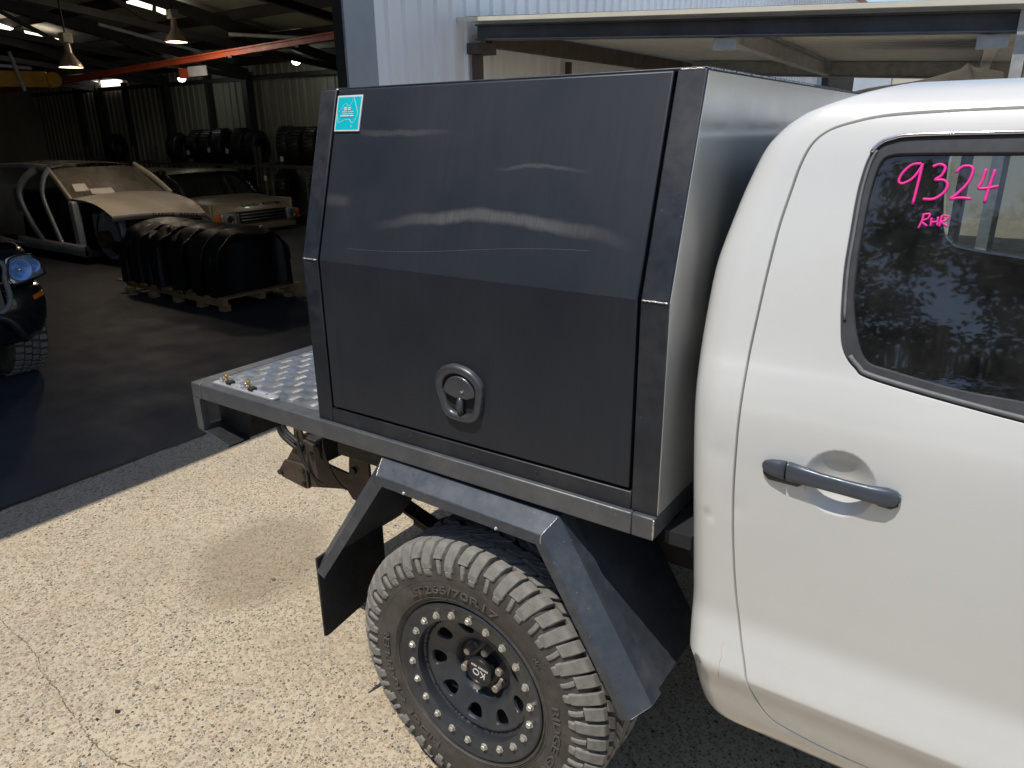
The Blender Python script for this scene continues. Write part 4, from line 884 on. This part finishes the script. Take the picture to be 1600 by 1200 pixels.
for x0, x1 in ((.700,.772),(.884,.924)):
    bar_sweep('handle_base', [(x0,1.190,.004,.0,.003),(x0+.01,1.189,.013,.0,.004),(x1-.01,1.189,.014,.0,.004),(x1,1.189,.006,.0,.003)], 'trim_black', dh)
# rear wall, rear window, sill, interior
rv = np.linspace(0, VM, 60); m = MB()
for v in rv:
    p = cabP(rear_s, v, 0, False); m.v += [p, (p[0], mir(p[1]), p[2])]
for i in range(len(rv)-1): m.f.append((2*i, 2*i+2, 2*i+3, 2*i+1))
m.build('rear_wall', 'white_paint', cb, smooth='all')
m = MB()
for z in np.linspace(1.40, 1.77, 10):
    x = float(np.interp(z2v(z), dl, XRV))-.006; k = .02 if z < 1.42 or z > 1.75 else 0; m.v += [(x, .19+k+.25*max(0, z-1.5), z), (x, mir(.19+k+.25*max(0, z-1.5)), z)]
for i in range(9): m.f.append((2*i, 2*i+2, 2*i+3, 2*i+1))
m.build('rear_window', 'dark_glass', cb, smooth='all')
panel('side_trim', [(.06, z2v(.62)), (.06, z2v(1.82)), (front_s, z2v(1.82)), (front_s, z2v(.62))], [offset(FR, .01), offset(FG, .01)], .04, lambda s, v, d: cabP(s, v, d+.045, False), 'cabin_dark', cb, gstep=.06, flange=False)
panel('far_side_trim', [(.06, z2v(.62)), (.06, z2v(1.82)), (front_s, z2v(1.82)), (front_s, z2v(.62))], [offset(FR, .004)], .04, lambda s, v, d: cabP(s, v, d+.045, False), 'cabin_dark', cb, gstep=.06, flange=False, mirror=YC)
box('head_lining', .68, 2.85, .17, mir(.17), 1.80, 1.805, 'cabin_grey', cb); box('cabin_floor', .62, 2.85, .1, mir(.1), .62, .64, 'cabin_dark', cb); box('rear_trim', .655, .665, .1, mir(.1), .64, 1.40, 'cabin_dark', cb)
box('windscreen_mask', 2.8, 2.84, .1, mir(.1), .62, 1.30, 'cabin_dark', cb)
box('rear_seat', .67, 1.2, .14, mir(.14), .66, .98, 'cabin_dark', cb, bevel=.04, seg=3); box('rear_backrest', .67, .80, .14, mir(.14), .98, 1.36, 'cabin_dark', cb, bevel=.04, seg=3)
for y in (.42, mir(.42)):
    box('front_seat', 1.75, 1.88, y-.25, y+.25, .9, 1.42, 'cabin_dark', cb, bevel=.05, seg=3); box('head_rest', 1.76, 1.86, y-.13, y+.13, 1.45, 1.62, 'cabin_dark', cb, bevel=.035, seg=3)
for y in (.42, mir(.42)): box('rear_head_rest', .70, .78, y-.13, y+.13, 1.38, 1.50, 'cabin_dark', cb, bevel=.03, seg=3)
# pink marker writing on the glass
INK = [[(.859,1.732),(.845,1.729),(.834,1.716),(.831,1.704),(.837,1.7),(.85,1.708),(.859,1.724),(.8605,1.731),(.86,1.708),(.858,1.668)],
[(.876,1.727),(.886,1.731),(.894,1.726),(.891,1.714),(.883,1.707),(.895,1.707),(.902,1.7),(.899,1.688),(.887,1.678),(.871,1.677)],
[(.91,1.719),(.918,1.728),(.929,1.728),(.933,1.72),(.929,1.703),(.917,1.686),(.91,1.679),(.924,1.681),(.938,1.68)],
[(.95,1.725),(.948,1.707),(.945,1.697),(.954,1.696),(.971,1.7)],[(.962,1.724),(.959,1.7),(.957,1.675)],
[(.877,1.655),(.876,1.643),(.873,1.632)],[(.875,1.653),(.885,1.655),(.884,1.648),(.876,1.643),(.885,1.636)],[(.889,1.649),(.89,1.636)],[(.898,1.651),(.899,1.637)],[(.89,1.642),(.899,1.644)],[(.903,1.653),(.902,1.636)],[(.903,1.653),(.912,1.653),(.91,1.646),(.904,1.644),(.913,1.637)]]
for i, st in enumerate(INK):
    q = catmull(st, 6); MB().tube([cabP(*xz([p])[0], .0105, False) for p in q], .0025 if i < 5 else .0018, 6).build('marker_stroke', 'pink_marker', dd, smooth='all')
m = MB(); q = catmull([(.657,.79),(.655,.775),(.6585,.76),(.656,.745),(.6565,.73),(.656,.70)], 4); pmat('faint_pink', (.75,.5,.5), .5); MB().tube([cabP(*xz([p])[0], -.0002, False) for p in q], .0007, 5).build('faint_mark', 'faint_pink', cb)
# ------------------------------------------------------------------ shed contents
def fender_guard(x, label):
    o = root('fender_panel', (x, 3.75, .15), label, 'car panel', 'black moulded panels standing in a row on the pallet')
    tw = random.uniform(-.08, .06); hh = random.uniform(.63, .70); wd = random.uniform(.46, .50); ph = random.uniform(0, 6); yo = random.uniform(-.05, .05); dp = random.uniform(.07, .14)
    def f(u, v):
        a = PI*u; y = 3.72-wd*math.copysign(abs(math.cos(a))**.8, math.cos(a)); z = .15+hh*abs(math.sin(a))**.28+.02*math.sin(7*a+ph)*v; xx = x+dp*v+.05*math.sin(a)*v+tw*(z-.15)+.03*math.sin(5*a+ph); return (xx, y+yo, z*(1-.08*v))
    MB().grid(f, 40, 5).build('skin', 'black_plastic', o, smooth='all')
    m = MB(); m.tube([f(u, 1) for u in np.linspace(.02, .98, 26)], .012, 6); m.build('rolled_edge', 'black_plastic', o, smooth='all')
    m = MB().grid(lambda u, v: (f(u, .3)[0], f(u, .3)[1], .15+(f(u, .3)[2]-.16)*v), 40, 3); m.build('web', 'black_plastic', o, smooth='all')
    return o
pr_ = root('pallet', (-6.8, 3.7, 0), 'long timber pallet under the row of black panels', 'pallet')
for y in (3.24, 3.72, 4.16): MB().beam((-7.85, y+.10, .105), (-5.75, y-.02, .105), .06, .07).build('bearer', 'timber', pr_)
for i in range(9): x = -7.8+i*.25; MB().box(x-.05, x+.05, 3.2, 4.25, .1415, .16).build('deck_board', 'timber', pr_)
for x in (-7.7,-7.2,-6.7,-6.25,-5.85):
    for y in (3.27,4.13): MB().box(x-.045, x+.045, y-.045, y+.045, .0045, .069).build('foot_block', 'timber', pr_)
ordn = ['first','second','third','fourth','fifth','sixth','seventh','eighth','ninth','tenth','eleventh','twelfth','thirteenth']
for i in range(13): fender_guard(-5.92-i*.15, 'black moulded car panel standing on the pallet, '+ordn[i]+' from the doorway end')
for i, (x, y, z) in enumerate([(-7.3,3.35,.80),(-7.0,3.42,.80),(-6.5,3.5,.805),(-6.25,3.55,.81),(-5.95,3.85,.81)]):
    o = mobj('paper_tag', [(x,y,z),(x+.06,y+.01,z+.01),(x+.05,y+.07,z+.03),(x-.01,y+.06,z+.02),(x,y,z-.002),(x+.06,y+.01,z+.008),(x+.05,y+.07,z+.028),(x-.01,y+.06,z+.018)], [(0,1,2,3),(7,6,5,4),(0,4,5,1),(1,5,6,2),(2,6,7,3),(3,7,4,0)], 'paper')
    setp(o, 'small white paper tag on the black panels, '+['leftmost of five','second from left of five','middle of five','second from right of five','rightmost of five'][i], 'tag', 'paper tags on the black panels')
# wrecked station wagon without doors
rr = root('wrecked_wagon', (-10.6, 4.85, 0), 'stripped champagne car shell without doors and with a buckled bonnet', 'car')
def hood(u, v):   # u: 0 rear ..1 front, v: 0 right ..1 left
    x = -10.45+1.18*u-.10*(2*v-1)**2*u; y = 4.06+1.52*v; z = .93-.20*u**1.5+.05*(1-(2*v-1)**2)-.05*u**6
    z += (.5-v)*.12*u; z += .035*math.sin(6*v+3*u)*u*(1-u)*2; z += .07*math.exp(-((u-.8)/.2)**2-((v-.93)/.06)**2)-.06*math.exp(-((u-.9)/.15)**2-((v-1)/.05)**2); z += .025*math.exp(-((v-.55)/.05)**2)*u*(1-u)*4*.6
    return (x, y, z)
hd = MB().grid(hood, 30, 40).build('bonnet', 'champagne', rr, smooth='all')
m = MB().grid(lambda u, v: (lambda p: (p[0]+.012*math.sin(u*PI), p[1], p[2]-.075*u))(hood(1, v)), 4, 40); m.build('bonnet_lip', 'champagne', hd, smooth='all')
for wd_, vc in (('RANGE', .46), ('ROVER', .73)):
    vs, fs = text_geo(wd_, .085, .003); W_ = max(v[0] for v in vs)-min(v[0] for v in vs); out = []
    for x, y, z in vs: vv_ = vc+x*(.33/W_)/1.52; p = hood(1, vv_); out.append((p[0]+.016+z, p[1], p[2]-.038+y))
    mobj('bonnet_lettering', out, fs, 'trim_black', hd)
MB().grid(lambda u, v: (-10.48-.72*u-.10*(1-(2*v-1)**2)*(u-1)*-1+.12*(1-(2*v-1)**2), 4.10+.07*u+(1.46-.14*u)*v, .93+.41*u), 12, 16).build('windscreen', 'dusty_glass', rr, smooth='all')
MB().grid(lambda u, v: (-11.1-2.1*u, 4.17+1.32*v, 1.345+.05*math.sin(PI*v)+.03*math.sin(PI*u)), 10, 12).build('roof', 'dusty_glass', rr, smooth='all')
def pillar(name, pts, r, mat='shell_grey'):
    m = MB(); q = [Vector(p) for p in catmull(pts, 6)]; n = 12
    for i, p in enumerate(q):
        d = (q[min(i+1, len(q)-1)]-q[max(i-1, 0)]).normalized(); a = d.cross(Vector((0, 1, 0))).normalized(); b = a.cross(d)
        for k in range(n):
            t_ = 2*PI*k/n; c_, s_ = math.cos(t_), math.sin(t_); m.v.append(tuple(p+a*r*1.7*math.copysign(abs(c_)**.6, c_)+b*r*.8*math.copysign(abs(s_)**.6, s_)))
    for i in range(len(q)-1):
        for k in range(n): m.f.append((i*n+k, i*n+(k+1) % n, (i+1)*n+(k+1) % n, (i+1)*n+k))
    return m.build(name, mat, rr, smooth='all')
pillar('front_pillar', [(-10.40,4.05,.90),(-10.8,4.10,1.15),(-11.2,4.16,1.345)], .028, 'champagne'); pillar('front_pillar', [(-10.40,5.62,.90),(-10.8,5.58,1.15),(-11.2,5.52,1.345)], .028, 'champagne')
pillar('centre_pillar', [(-11.05,4.14,1.34),(-11.12,4.06,1.2),(-11.13,4.0,.95),(-11.0,4.0,.6),(-10.82,4.0,.24)], .028); pillar('rear_pillar', [(-11.45,4.14,1.33),(-11.75,4.06,1.18),(-11.9,4.0,.95),(-11.75,4.0,.6),(-11.35,4.0,.22)], .036)
pillar('roof_rail', [(-11.1,4.15,1.345),(-12,4.15,1.36),(-13.2,4.17,1.33)], .03); pillar('sill', [(-10.1,4.0,.20),(-10.8,4.0,.21),(-12.2,4.0,.22)], .05)
MB().grid(lambda u, v: (-12.02-1.3*u, 4.02+.14*v*v, .3+.78*v), 10, 8).build('rear_quarter', 'champagne', rr, smooth='all'); MB().grid(lambda u, v: (-11.85-.25*u, 4.0-.006*math.sin(PI*u), .72+.36*v-.05*u), 5, 5).build('quarter_corner', 'shell_grey', rr, smooth='all')
box('far_body_side', -13.3, -10.5, 5.66, 5.72, .15, .92, 'champagne', rr, bevel=.02); box('floor_pan', -13.3, -10.1, 4.0, 5.7, .12, .2, 'under_black', rr); box('tail_panel', -13.35, -13.3, 4.1, 5.6, .15, 1.3, 'champagne', rr); box('dashboard', -10.9, -10.5, 4.15, 5.55, .62, .9, 'cabin_dark', rr, bevel=.05)
box('dark_seat_block', -13.1, -11.2, 4.25, 5.5, .21, .95, 'cabin_dark', rr, bevel=.08); box('front_seat_bulk', -11.15, -10.95, 4.25, 5.5, .21, 1.12, 'cabin_dark', rr, bevel=.05); box('cowl_side', -10.42, -10.28, 4.0, 4.10, .22, .9, 'shell_grey', rr, bevel=.02); box('inner_guard', -10.26, -9.5, 4.22, 4.32, .35, .72, 'shell_grey', rr, bevel=.03); box('engine_bay', -10.2, -9.45, 4.34, 5.5, .2, .66, 'under_black', rr, bevel=.03)  # large seat box added dark to block the see-through shell and darken it
MB().lathe([(.30,4.22),(.34,4.22),(.34,4.33),(.30,4.33)], (-9.85,0,.42), 1, 28, closed=True).build('wheel_arch', 'shell_grey', rr, smooth=True); MB().tube([(-9.85,4.1,.38),(-9.85,4.3,.38)], .12, 16).build('hub_stub', 'under_brown', rr, smooth=True)
for (x, y, z, a, b_) in ((-10.62,4.24,1.02,.20,.10),(-10.50,4.42,.975,.34,.07)): mobj('screen_paper', [(x,y,z),(x+.02,y+a,z-.01),(x-.09,y+a,z+b_),(x-.11,y+.02,z+b_)], [(0,1,2,3)], 'paper', rr)
# gold four-wheel drive behind the panels
ld = root('parked_wagon', (-11.5, 7.7, 0), 'gold boxy four-wheel drive parked behind the black panels', 'car')
SX, SY = -10.95, 7.62
def hood2(u, v): return (SX-1.05+1.05*u-.10*(2*v-1)**2*u, SY-.88+1.76*v, .635-.10*u-.14*u**8+.04*(1-(2*v-1)**4))
h2 = MB().grid(hood2, 16, 24).build('bonnet', 'gold_paint', ld, smooth='all')
for wd_, vc, ww in (('LAND', .46, .36), ('ROVER', .75, .46)):
    vs, fs = text_geo(wd_, .10, .003); W_ = max(v[0] for v in vs)-min(v[0] for v in vs); out = []
    for x, y, z in vs: vv_ = vc+x*(ww/W_)/1.76; u_ = .90-y*.9; p = hood2(u_, vv_); out.append((p[0]+.004, p[1], p[2]+.006+z))
    mobj('bonnet_lettering', out, fs, 'trim_black', h2)
MB().grid(lambda u, v: (SX-1.08-.55*u+.10*(1-(2*v-1)**2), SY-.83+.09*u+(1.66-.18*u)*v, .62+.46*u), 8, 12).build('windscreen', 'dark_glass', ld, smooth='all')
MB().grid(lambda u, v: (SX-1.52-2.2*u+.08*(1-(2*v-1)**2)*(1-u), SY-.80+1.60*v, 1.075+.035*math.sin(PI*v)+.05*min(1, u*8)-.02*u), 16, 12).build('roof', 'gold_paint', ld, smooth='all')
for s in (-1, 1):
    MB().tube([(SX-1.05,SY+s*.86,.62),(SX-1.35,SY+s*.82,.87),(SX-1.60,SY+s*.78,1.08)], .04, 8).build('front_pillar', 'black_paint', ld, smooth='all')
    MB().box(SX-3.8, SX-.1, SY+s*.90-.03, SY+s*.90+.03, .05, .60).build('body_side', 'gold_paint', ld, bevel=.02)
box('front_panel', SX-.12, SX+.0, SY-.90, SY+.90, .05, .40, 'gold_paint', ld, bevel=.03)
gr = box('grille', SX+.0, SX+.03, SY-.42, SY+.62, .24, .42, 'trim_black', ld, bevel=.01)
for k in range(3): MB().tube([(SX+.04,SY-.40,.275+.055*k),(SX+.04,SY+.60,.275+.055*k)], .014, 8).build('grille_bar', 'grille_grey', gr, smooth='all')
for y0, y1 in ((SY-.80,SY-.48),(SY+.66,SY+.88)):
    o = box('headlight', SX-.02, SX+.035, y0, y1, .20, .42, 'lamp_clear', ld, bevel=.02); MB().lathe([(0,.0),(.06,.0),(.075,.02)], (SX+.037, (y0+y1)/2, .31), 0, 16).build('lamp_bowl', 'chrome', o)
    box('indicator', SX-.03, SX+.03, y0-.10 if y0 < SY else y1, y0-.005 if y0 < SY else y1+.08, .22, .40, 'amber', ld, bevel=.015)
MB().tube(catmull([(SX-.75,SY-.95,.35),(SX-.85,SY-.96,.8),(SX-1.25,SY-.93,1.0),(SX-1.5,SY-.92,1.10)], 5), .055, 10).build('snorkel', 'black_plastic', ld, smooth='all'); box('snorkel_head', SX-1.56, SX-1.42, SY-.99, SY-.85, 1.0, 1.17, 'black_plastic', ld, bevel=.03)
mobj('windscreen_tag', [(SX-1.14,SY-.28,.66),(SX-1.14,SY-.12,.66),(SX-1.25,SY-.16,.78),(SX-1.25,SY-.30,.78)], [(0,1,2,3)], 'lime_tag', ld); mobj('windscreen_note', [(SX-1.11,SY-.48,.64),(SX-1.11,SY-.30,.645),(SX-1.17,SY-.30,.70),(SX-1.17,SY-.46,.70)], [(0,1,2,3)], 'paper', ld)
# dark four-wheel drive at the left edge
bk = root('dark_wagon', (-6.5, .35, 0), 'black four-wheel drive with painted sky-reflection headlight at the left edge', 'car')
def plan(s):  # front outline: s 0..1 across the nose then round the corner and down the side
    P = [(-4.93,-.55),(-4.88,-.1),(-4.87,.35),(-4.885,.75),(-4.92,1.0),(-4.985,1.16),(-5.10,1.25),(-5.35,1.285),(-6.2,1.285),(-8.4,1.285)]
    q = catmull(P, 8); t_ = s*(len(q)-1); i = min(int(t_), len(q)-2); f = t_-i; return q[i]*(1-f)+q[i+1]*f
def ctr(p): return np.array([-6.6, .36])
def skin(zs, ins):
    def f(u, v):
        p = plan(u); z = np.interp(v, np.linspace(0, 1, len(zs)), zs); i_ = np.interp(v, np.linspace(0, 1, len(zs)), ins); d = p-ctr(p); L = np.linalg.norm(d); p = p-d/L*i_
        return (p[0], p[1], float(z))
    return f
MB().grid(skin([.33,.40,.50,.62,.70,.735,.745], [.12,.05,.012,.0,.012,.03,.06]), 60, 18).build('bumper', 'black_paint', bk, smooth='all')
MB().grid(skin([.735,.78,.86,.95,1.0,1.03,1.045], [.07,.05,.055,.075,.10,.14,.20]), 60, 14).build('nose_panel', 'black_paint', bk, smooth='all')
MB().grid(lambda u, v: (-5.02-1.25*u-.09*(2*v-1)**4, -.52+1.72*v, 1.04+.09*u+.05*(1-(2*v-1)**4)), 14, 20).build('bonnet', 'black_paint', bk, smooth='all')
MB().grid(lambda u, v: (-6.27-.55*u, -.48+.06*u+(1.64-.12*u)*v, 1.13+.48*u), 8, 10).build('windscreen', 'dark_glass', bk, smooth='all'); MB().grid(lambda u, v: (-6.8-1.6*u, -.40+1.5*v, 1.62+.05*math.sin(PI*v)), 6, 8).build('roof', 'black_paint', bk, smooth='all')
lens_pts = [(.958,.795),(.962,.94),(.985,.972),(1.06,.985),(1.15,.975),(1.185,.93),(1.235,.835),(1.20,.815)]
LQ = catmull(lens_pts, 4, True)
def lensfn(u, v, d):
    x = -4.905-.9*max(0, u-.95)**1.6-.10*(v-.8)+.0+d; return (x, u, v)
hl = panel('headlight', LQ, [], .012, lambda u, v, d: lensfn(u, v, .012-d), 'lamp_clear', bk, flange=False, flip=True)
for (y, z, r, mt) in ((1.035,.885,.072,'lamp_sky_reflection'),(1.145,.895,.045,'lamp_sky_reflection')):
    p = lensfn(y, z, .045); MB().lathe([(.0,-.03),(.25*r,-.028),(.6*r,-.015),(r,.012),(1.05*r,.012)], p, 0, 24).build('reflector_bowl', mt, hl, smooth='all'); MB().lathe([(0,.012),(.2*r,.01),(.25*r,-.025)], p, 0, 12).build('bulb_shield', 'chrome', hl, smooth='all')
mb = MB(); p0 = [lensfn(y, z, .055) for y, z in LQ]; p0.append(p0[0]); mb.tube(p0, .006, 6, False); mb.build('light_surround', 'black_plastic', hl, smooth='all')
panel('indicator', [(1.115,.642),(1.115,.672),(1.205,.690),(1.21,.660)], [], .02, lambda u, v, d: (-4.895-.9*max(0, u-.95)**1.6-.012-d, u, v), 'amber', bk, depth=.03, flip=True)
gq = mobj('grille', [(-4.86,-.5,.60),(-4.84,.35,.60),(-4.86,.88,.62),(-4.90,.88,.95),(-4.87,.35,.97),(-4.89,-.5,.97)], [(0,1,4,5),(1,2,3,4)], 'trim_black', bk); MB().tube(catmull([(-4.87,.80,.58),(-4.87,.915,.66),(-4.88,.925,.82),(-4.90,.90,.965),(-4.88,.4,1.0)], 6), .02, 8).build('grille_surround', 'trim_grey', gq, smooth='all')
MB().tube(catmull([(-4.83,.70,.62),(-4.84,.86,.56),(-4.85,.93,.46),(-4.88,.97,.38)], 6), .03, 8).build('bull_bar_tube', 'trim_black', bk, smooth='all')
fb = MB().lathe([(.22,.94),(.33,.93),(.372,.955),(.385,.99),(.387,1.07),(.385,1.16),(.372,1.20),(.33,1.225),(.22,1.215)], (-5.47,0,.39), 1, 48).build('front_tyre', 'rubber', bk, smooth='all')
tbm = bpy.data.meshes.new('tread_block'); q = MB()
for (y0, y1, sk) in ((.965,1.02,.0),(1.03,1.075,.02),(1.085,1.13,-.02),(1.14,1.19,0.)): q.prism([(-.024+sk,y0),(.014+sk,y0),(.020+sk,y1),(-.018+sk,y1)], 2, .380, .396)
tbm.from_pydata(q.v, [], q.f); tbm.materials.append(MATS['tread_rubber'])
for i in range(36): o = bpy.data.objects.new('tread_row', tbm); col.objects.link(o); o.parent = fb; o.location = (-5.47,0,.39); o.rotation_euler = (0, 2*PI*i/36, 0)
MB().lathe([(0,1.19),(.12,1.20),(.20,1.16),(.225,1.215)], (-5.47,0,.39), 1, 32).build('front_wheel', 'wheel_black', bk, smooth='all'); box('body_under', -8.4, -5.6, -.5, 1.2, .35, 1.1, 'black_paint', bk, bevel=.05)
# tyre racks along the side wall
def rack(x0, x1, zs, label):
    o = root('tyre_rack', ((x0+x1)/2, 9.3, 0), label, 'rack', 'steel tyre racks along the side wall')
    for x in (x0, x1):
        for y in (9.0, 9.6): MB().box(x-.025, x+.025, y-.025, y+.025, 0, zs[-1]+.4).build('upright', 'rack_steel', o)
        for z in zs: MB().box(x-.02, x+.02, 9.026, 9.574, z+.03, z+.06).build('side_bar', 'rack_steel', o)
    for z in zs:
        for y in (9.0, 9.6): MB().box(x0+.026, x1-.026, y-.02, y+.02, z-.025, z+.025).build('shelf_bar', 'rack_steel', o)
rack(-16.6,-12.65,[.25,1.15],'longer steel tyre rack against the side wall'); rack(-12.5,-9.4,[.25,1.15],'steel tyre rack nearest the doorway jamb'); rack(-19.6,-17.4,[.3,1.15],'short steel tyre rack far inside at left')
def spare(x, z, r, lab, wd=.24, y=9.3, tilt=0.):
    o = root('stored_tyre', (x, y, z), lab, 'tyre', 'black tyres stored on the wall racks')
    p = [(.56*r,-wd*.42),(.70*r,-wd*.5),(.88*r,-wd*.48),(.97*r,-wd*.36),(r,-wd*.15),(r,wd*.15),(.97*r,wd*.36),(.88*r,wd*.48),(.70*r,wd*.5),(.56*r,wd*.42)]
    a = MB().lathe(p, (0,0,0), 0 if tilt == 0 else 0, 40).build('carcass', 'black_plastic', o, smooth='all'); a.parent = o; a.matrix_parent_inverse = Matrix(); a.rotation_euler = (0, 0, tilt)
    b_ = MB()
    for k in range(30):
        an = 2*PI*k/30; c, s = math.cos(an), math.sin(an); b_.add([(dx, (r+dr_)*math.cos(an+da), (r+dr_)*math.sin(an+da)) for dr_ in (-.004,.008) for dx, da in ((-wd*.4,-.06),(wd*.4,-.04),(wd*.4,.05),(-wd*.4,.03))], [(0,3,2,1),(4,5,6,7),(0,1,5,4),(1,2,6,5),(2,3,7,6),(3,0,4,7)])
    t_ = b_.build('tread', 'black_plastic', o); t_.parent = o; t_.matrix_parent_inverse = Matrix(); t_.rotation_euler = (0, 0, tilt)
for (x, r, lab, tl) in ((-18.7,.33,'black tyre standing alone on the far left rack',.5),(-15.9,.33,'leftmost black tyre on top of the longer rack',.35),(-15.0,.36,'second black tyre from left on top of the longer rack',.3),(-14.1,.37,'third black tyre from left on top of the longer rack',.35),(-13.4,.37,'rightmost black tyre on top of the longer rack',.4),(-14.55,.36,'black tyre squeezed into the middle of the longer rack top',.4),(-12.95,.34,'black tyre at the doorway end of the longer rack top',.35),(-11.5,.37,'middle black tyre on top of the rack nearest the jamb',.35),(-11.9,.38,'left black tyre on top of the rack nearest the jamb',.45),(-11.05,.37,'right black tyre on top of the rack nearest the jamb',.4)): spare(x, 1.18+r, r, lab, .27, 9.3, tl)
for (x, r, lab) in ((-12.05,.40,'large black tyre on the lower shelf nearest the jamb'),(-11.0,.40,'black tyre low on the rack close to the jamb'),(-13.5,.38,'black tyre low on the longer rack')): spare(x, .28+r, r, lab, .27, 9.3, .4)
for i, (x, y, z) in enumerate([(-15.0,8.93,1.36),(-14.2,8.93,1.42),(-13.55,8.93,1.40),(-11.75,8.93,1.25),(-12.35,8.93,.86)]):
    setp(box('price_label', x, x+.09, y-.01, y, z, z+.10, 'paper'), 'small white sticker on a racked tyre, '+['leftmost','second from left','middle','far right on the top shelf','low beside the jamb rack'][i], 'label', 'white stickers on racked tyres')
# ------------------------------------------------------------------ trees behind the photographer (mirrored in the window glass)
def leaf_cloud(seed, n, rx, rz):
    g = np.random.default_rng(seed); cl = g.normal(0, 1, (26, 3)); cl /= np.linalg.norm(cl, axis=1)[:, None]; cl *= g.uniform(.35, 1, (26, 1)); m = MB()
    for i in range(n):
        c_ = cl[g.integers(26)]; p = np.array([c_[0]*rx, c_[1]*rx, c_[2]*rz])+g.normal(0, .34, 3); a = Vector(g.normal(0, 1, 3)).normalized(); b = a.orthogonal().normalized(); s = g.uniform(.07, .15); k = len(m.v); P0 = Vector(p)
        m.v += [tuple(P0-a*s), tuple(P0+b*s*.4), tuple(P0+a*s), tuple(P0-b*s*.4)]; m.f.append((k, k+1, k+2, k+3))
    me = bpy.data.meshes.new('crown'); me.from_pydata(m.v, [], m.f); me.materials.append(MATS['leaf']); return me
crowns = [leaf_cloud(3, 5200, 2.4, 2.3), leaf_cloud(5, 5200, 2.2, 2.6), leaf_cloud(8, 15000, 3.4, 4.4)]
for i, (x, y, h) in enumerate([(-9,-14,5.2),(-3.6,-13.5,6.6),(.2,-13.5,9.2),(4.2,-14,9.6),(8.6,-13,7.3),(12.5,-12,6.0)]):
    o = root('yard_tree', (x, y, 0), 'leafy green tree behind the camera, '+['first','second','third','fourth','fifth','sixth'][i]+' of six along the yard edge', 'tree', 'trees along the yard edge')
    m = MB(); m.tube([(x,y,0),(x+.1,y,1.2),(x,y+.1,h*.6)], [.2,.15,.08], 10)
    for k in range(6): a = k*1.05; m.tube([(x,y,1.3+.4*k),(x+.8*math.cos(a),y+.8*math.sin(a),2.2+.4*k),(x+1.7*math.cos(a),y+1.7*math.sin(a),2.8+.4*k)], [.07,.05,.02], 6)
    m.build('trunk', 'bark', o, smooth='all')
    c_ = bpy.data.objects.new('crown', crowns[2 if i in (2, 3) else i % 2]); col.objects.link(c_); c_.parent = o; c_.location = (0, 0, h*.62); c_.rotation_euler = (0, 0, i*1.3)
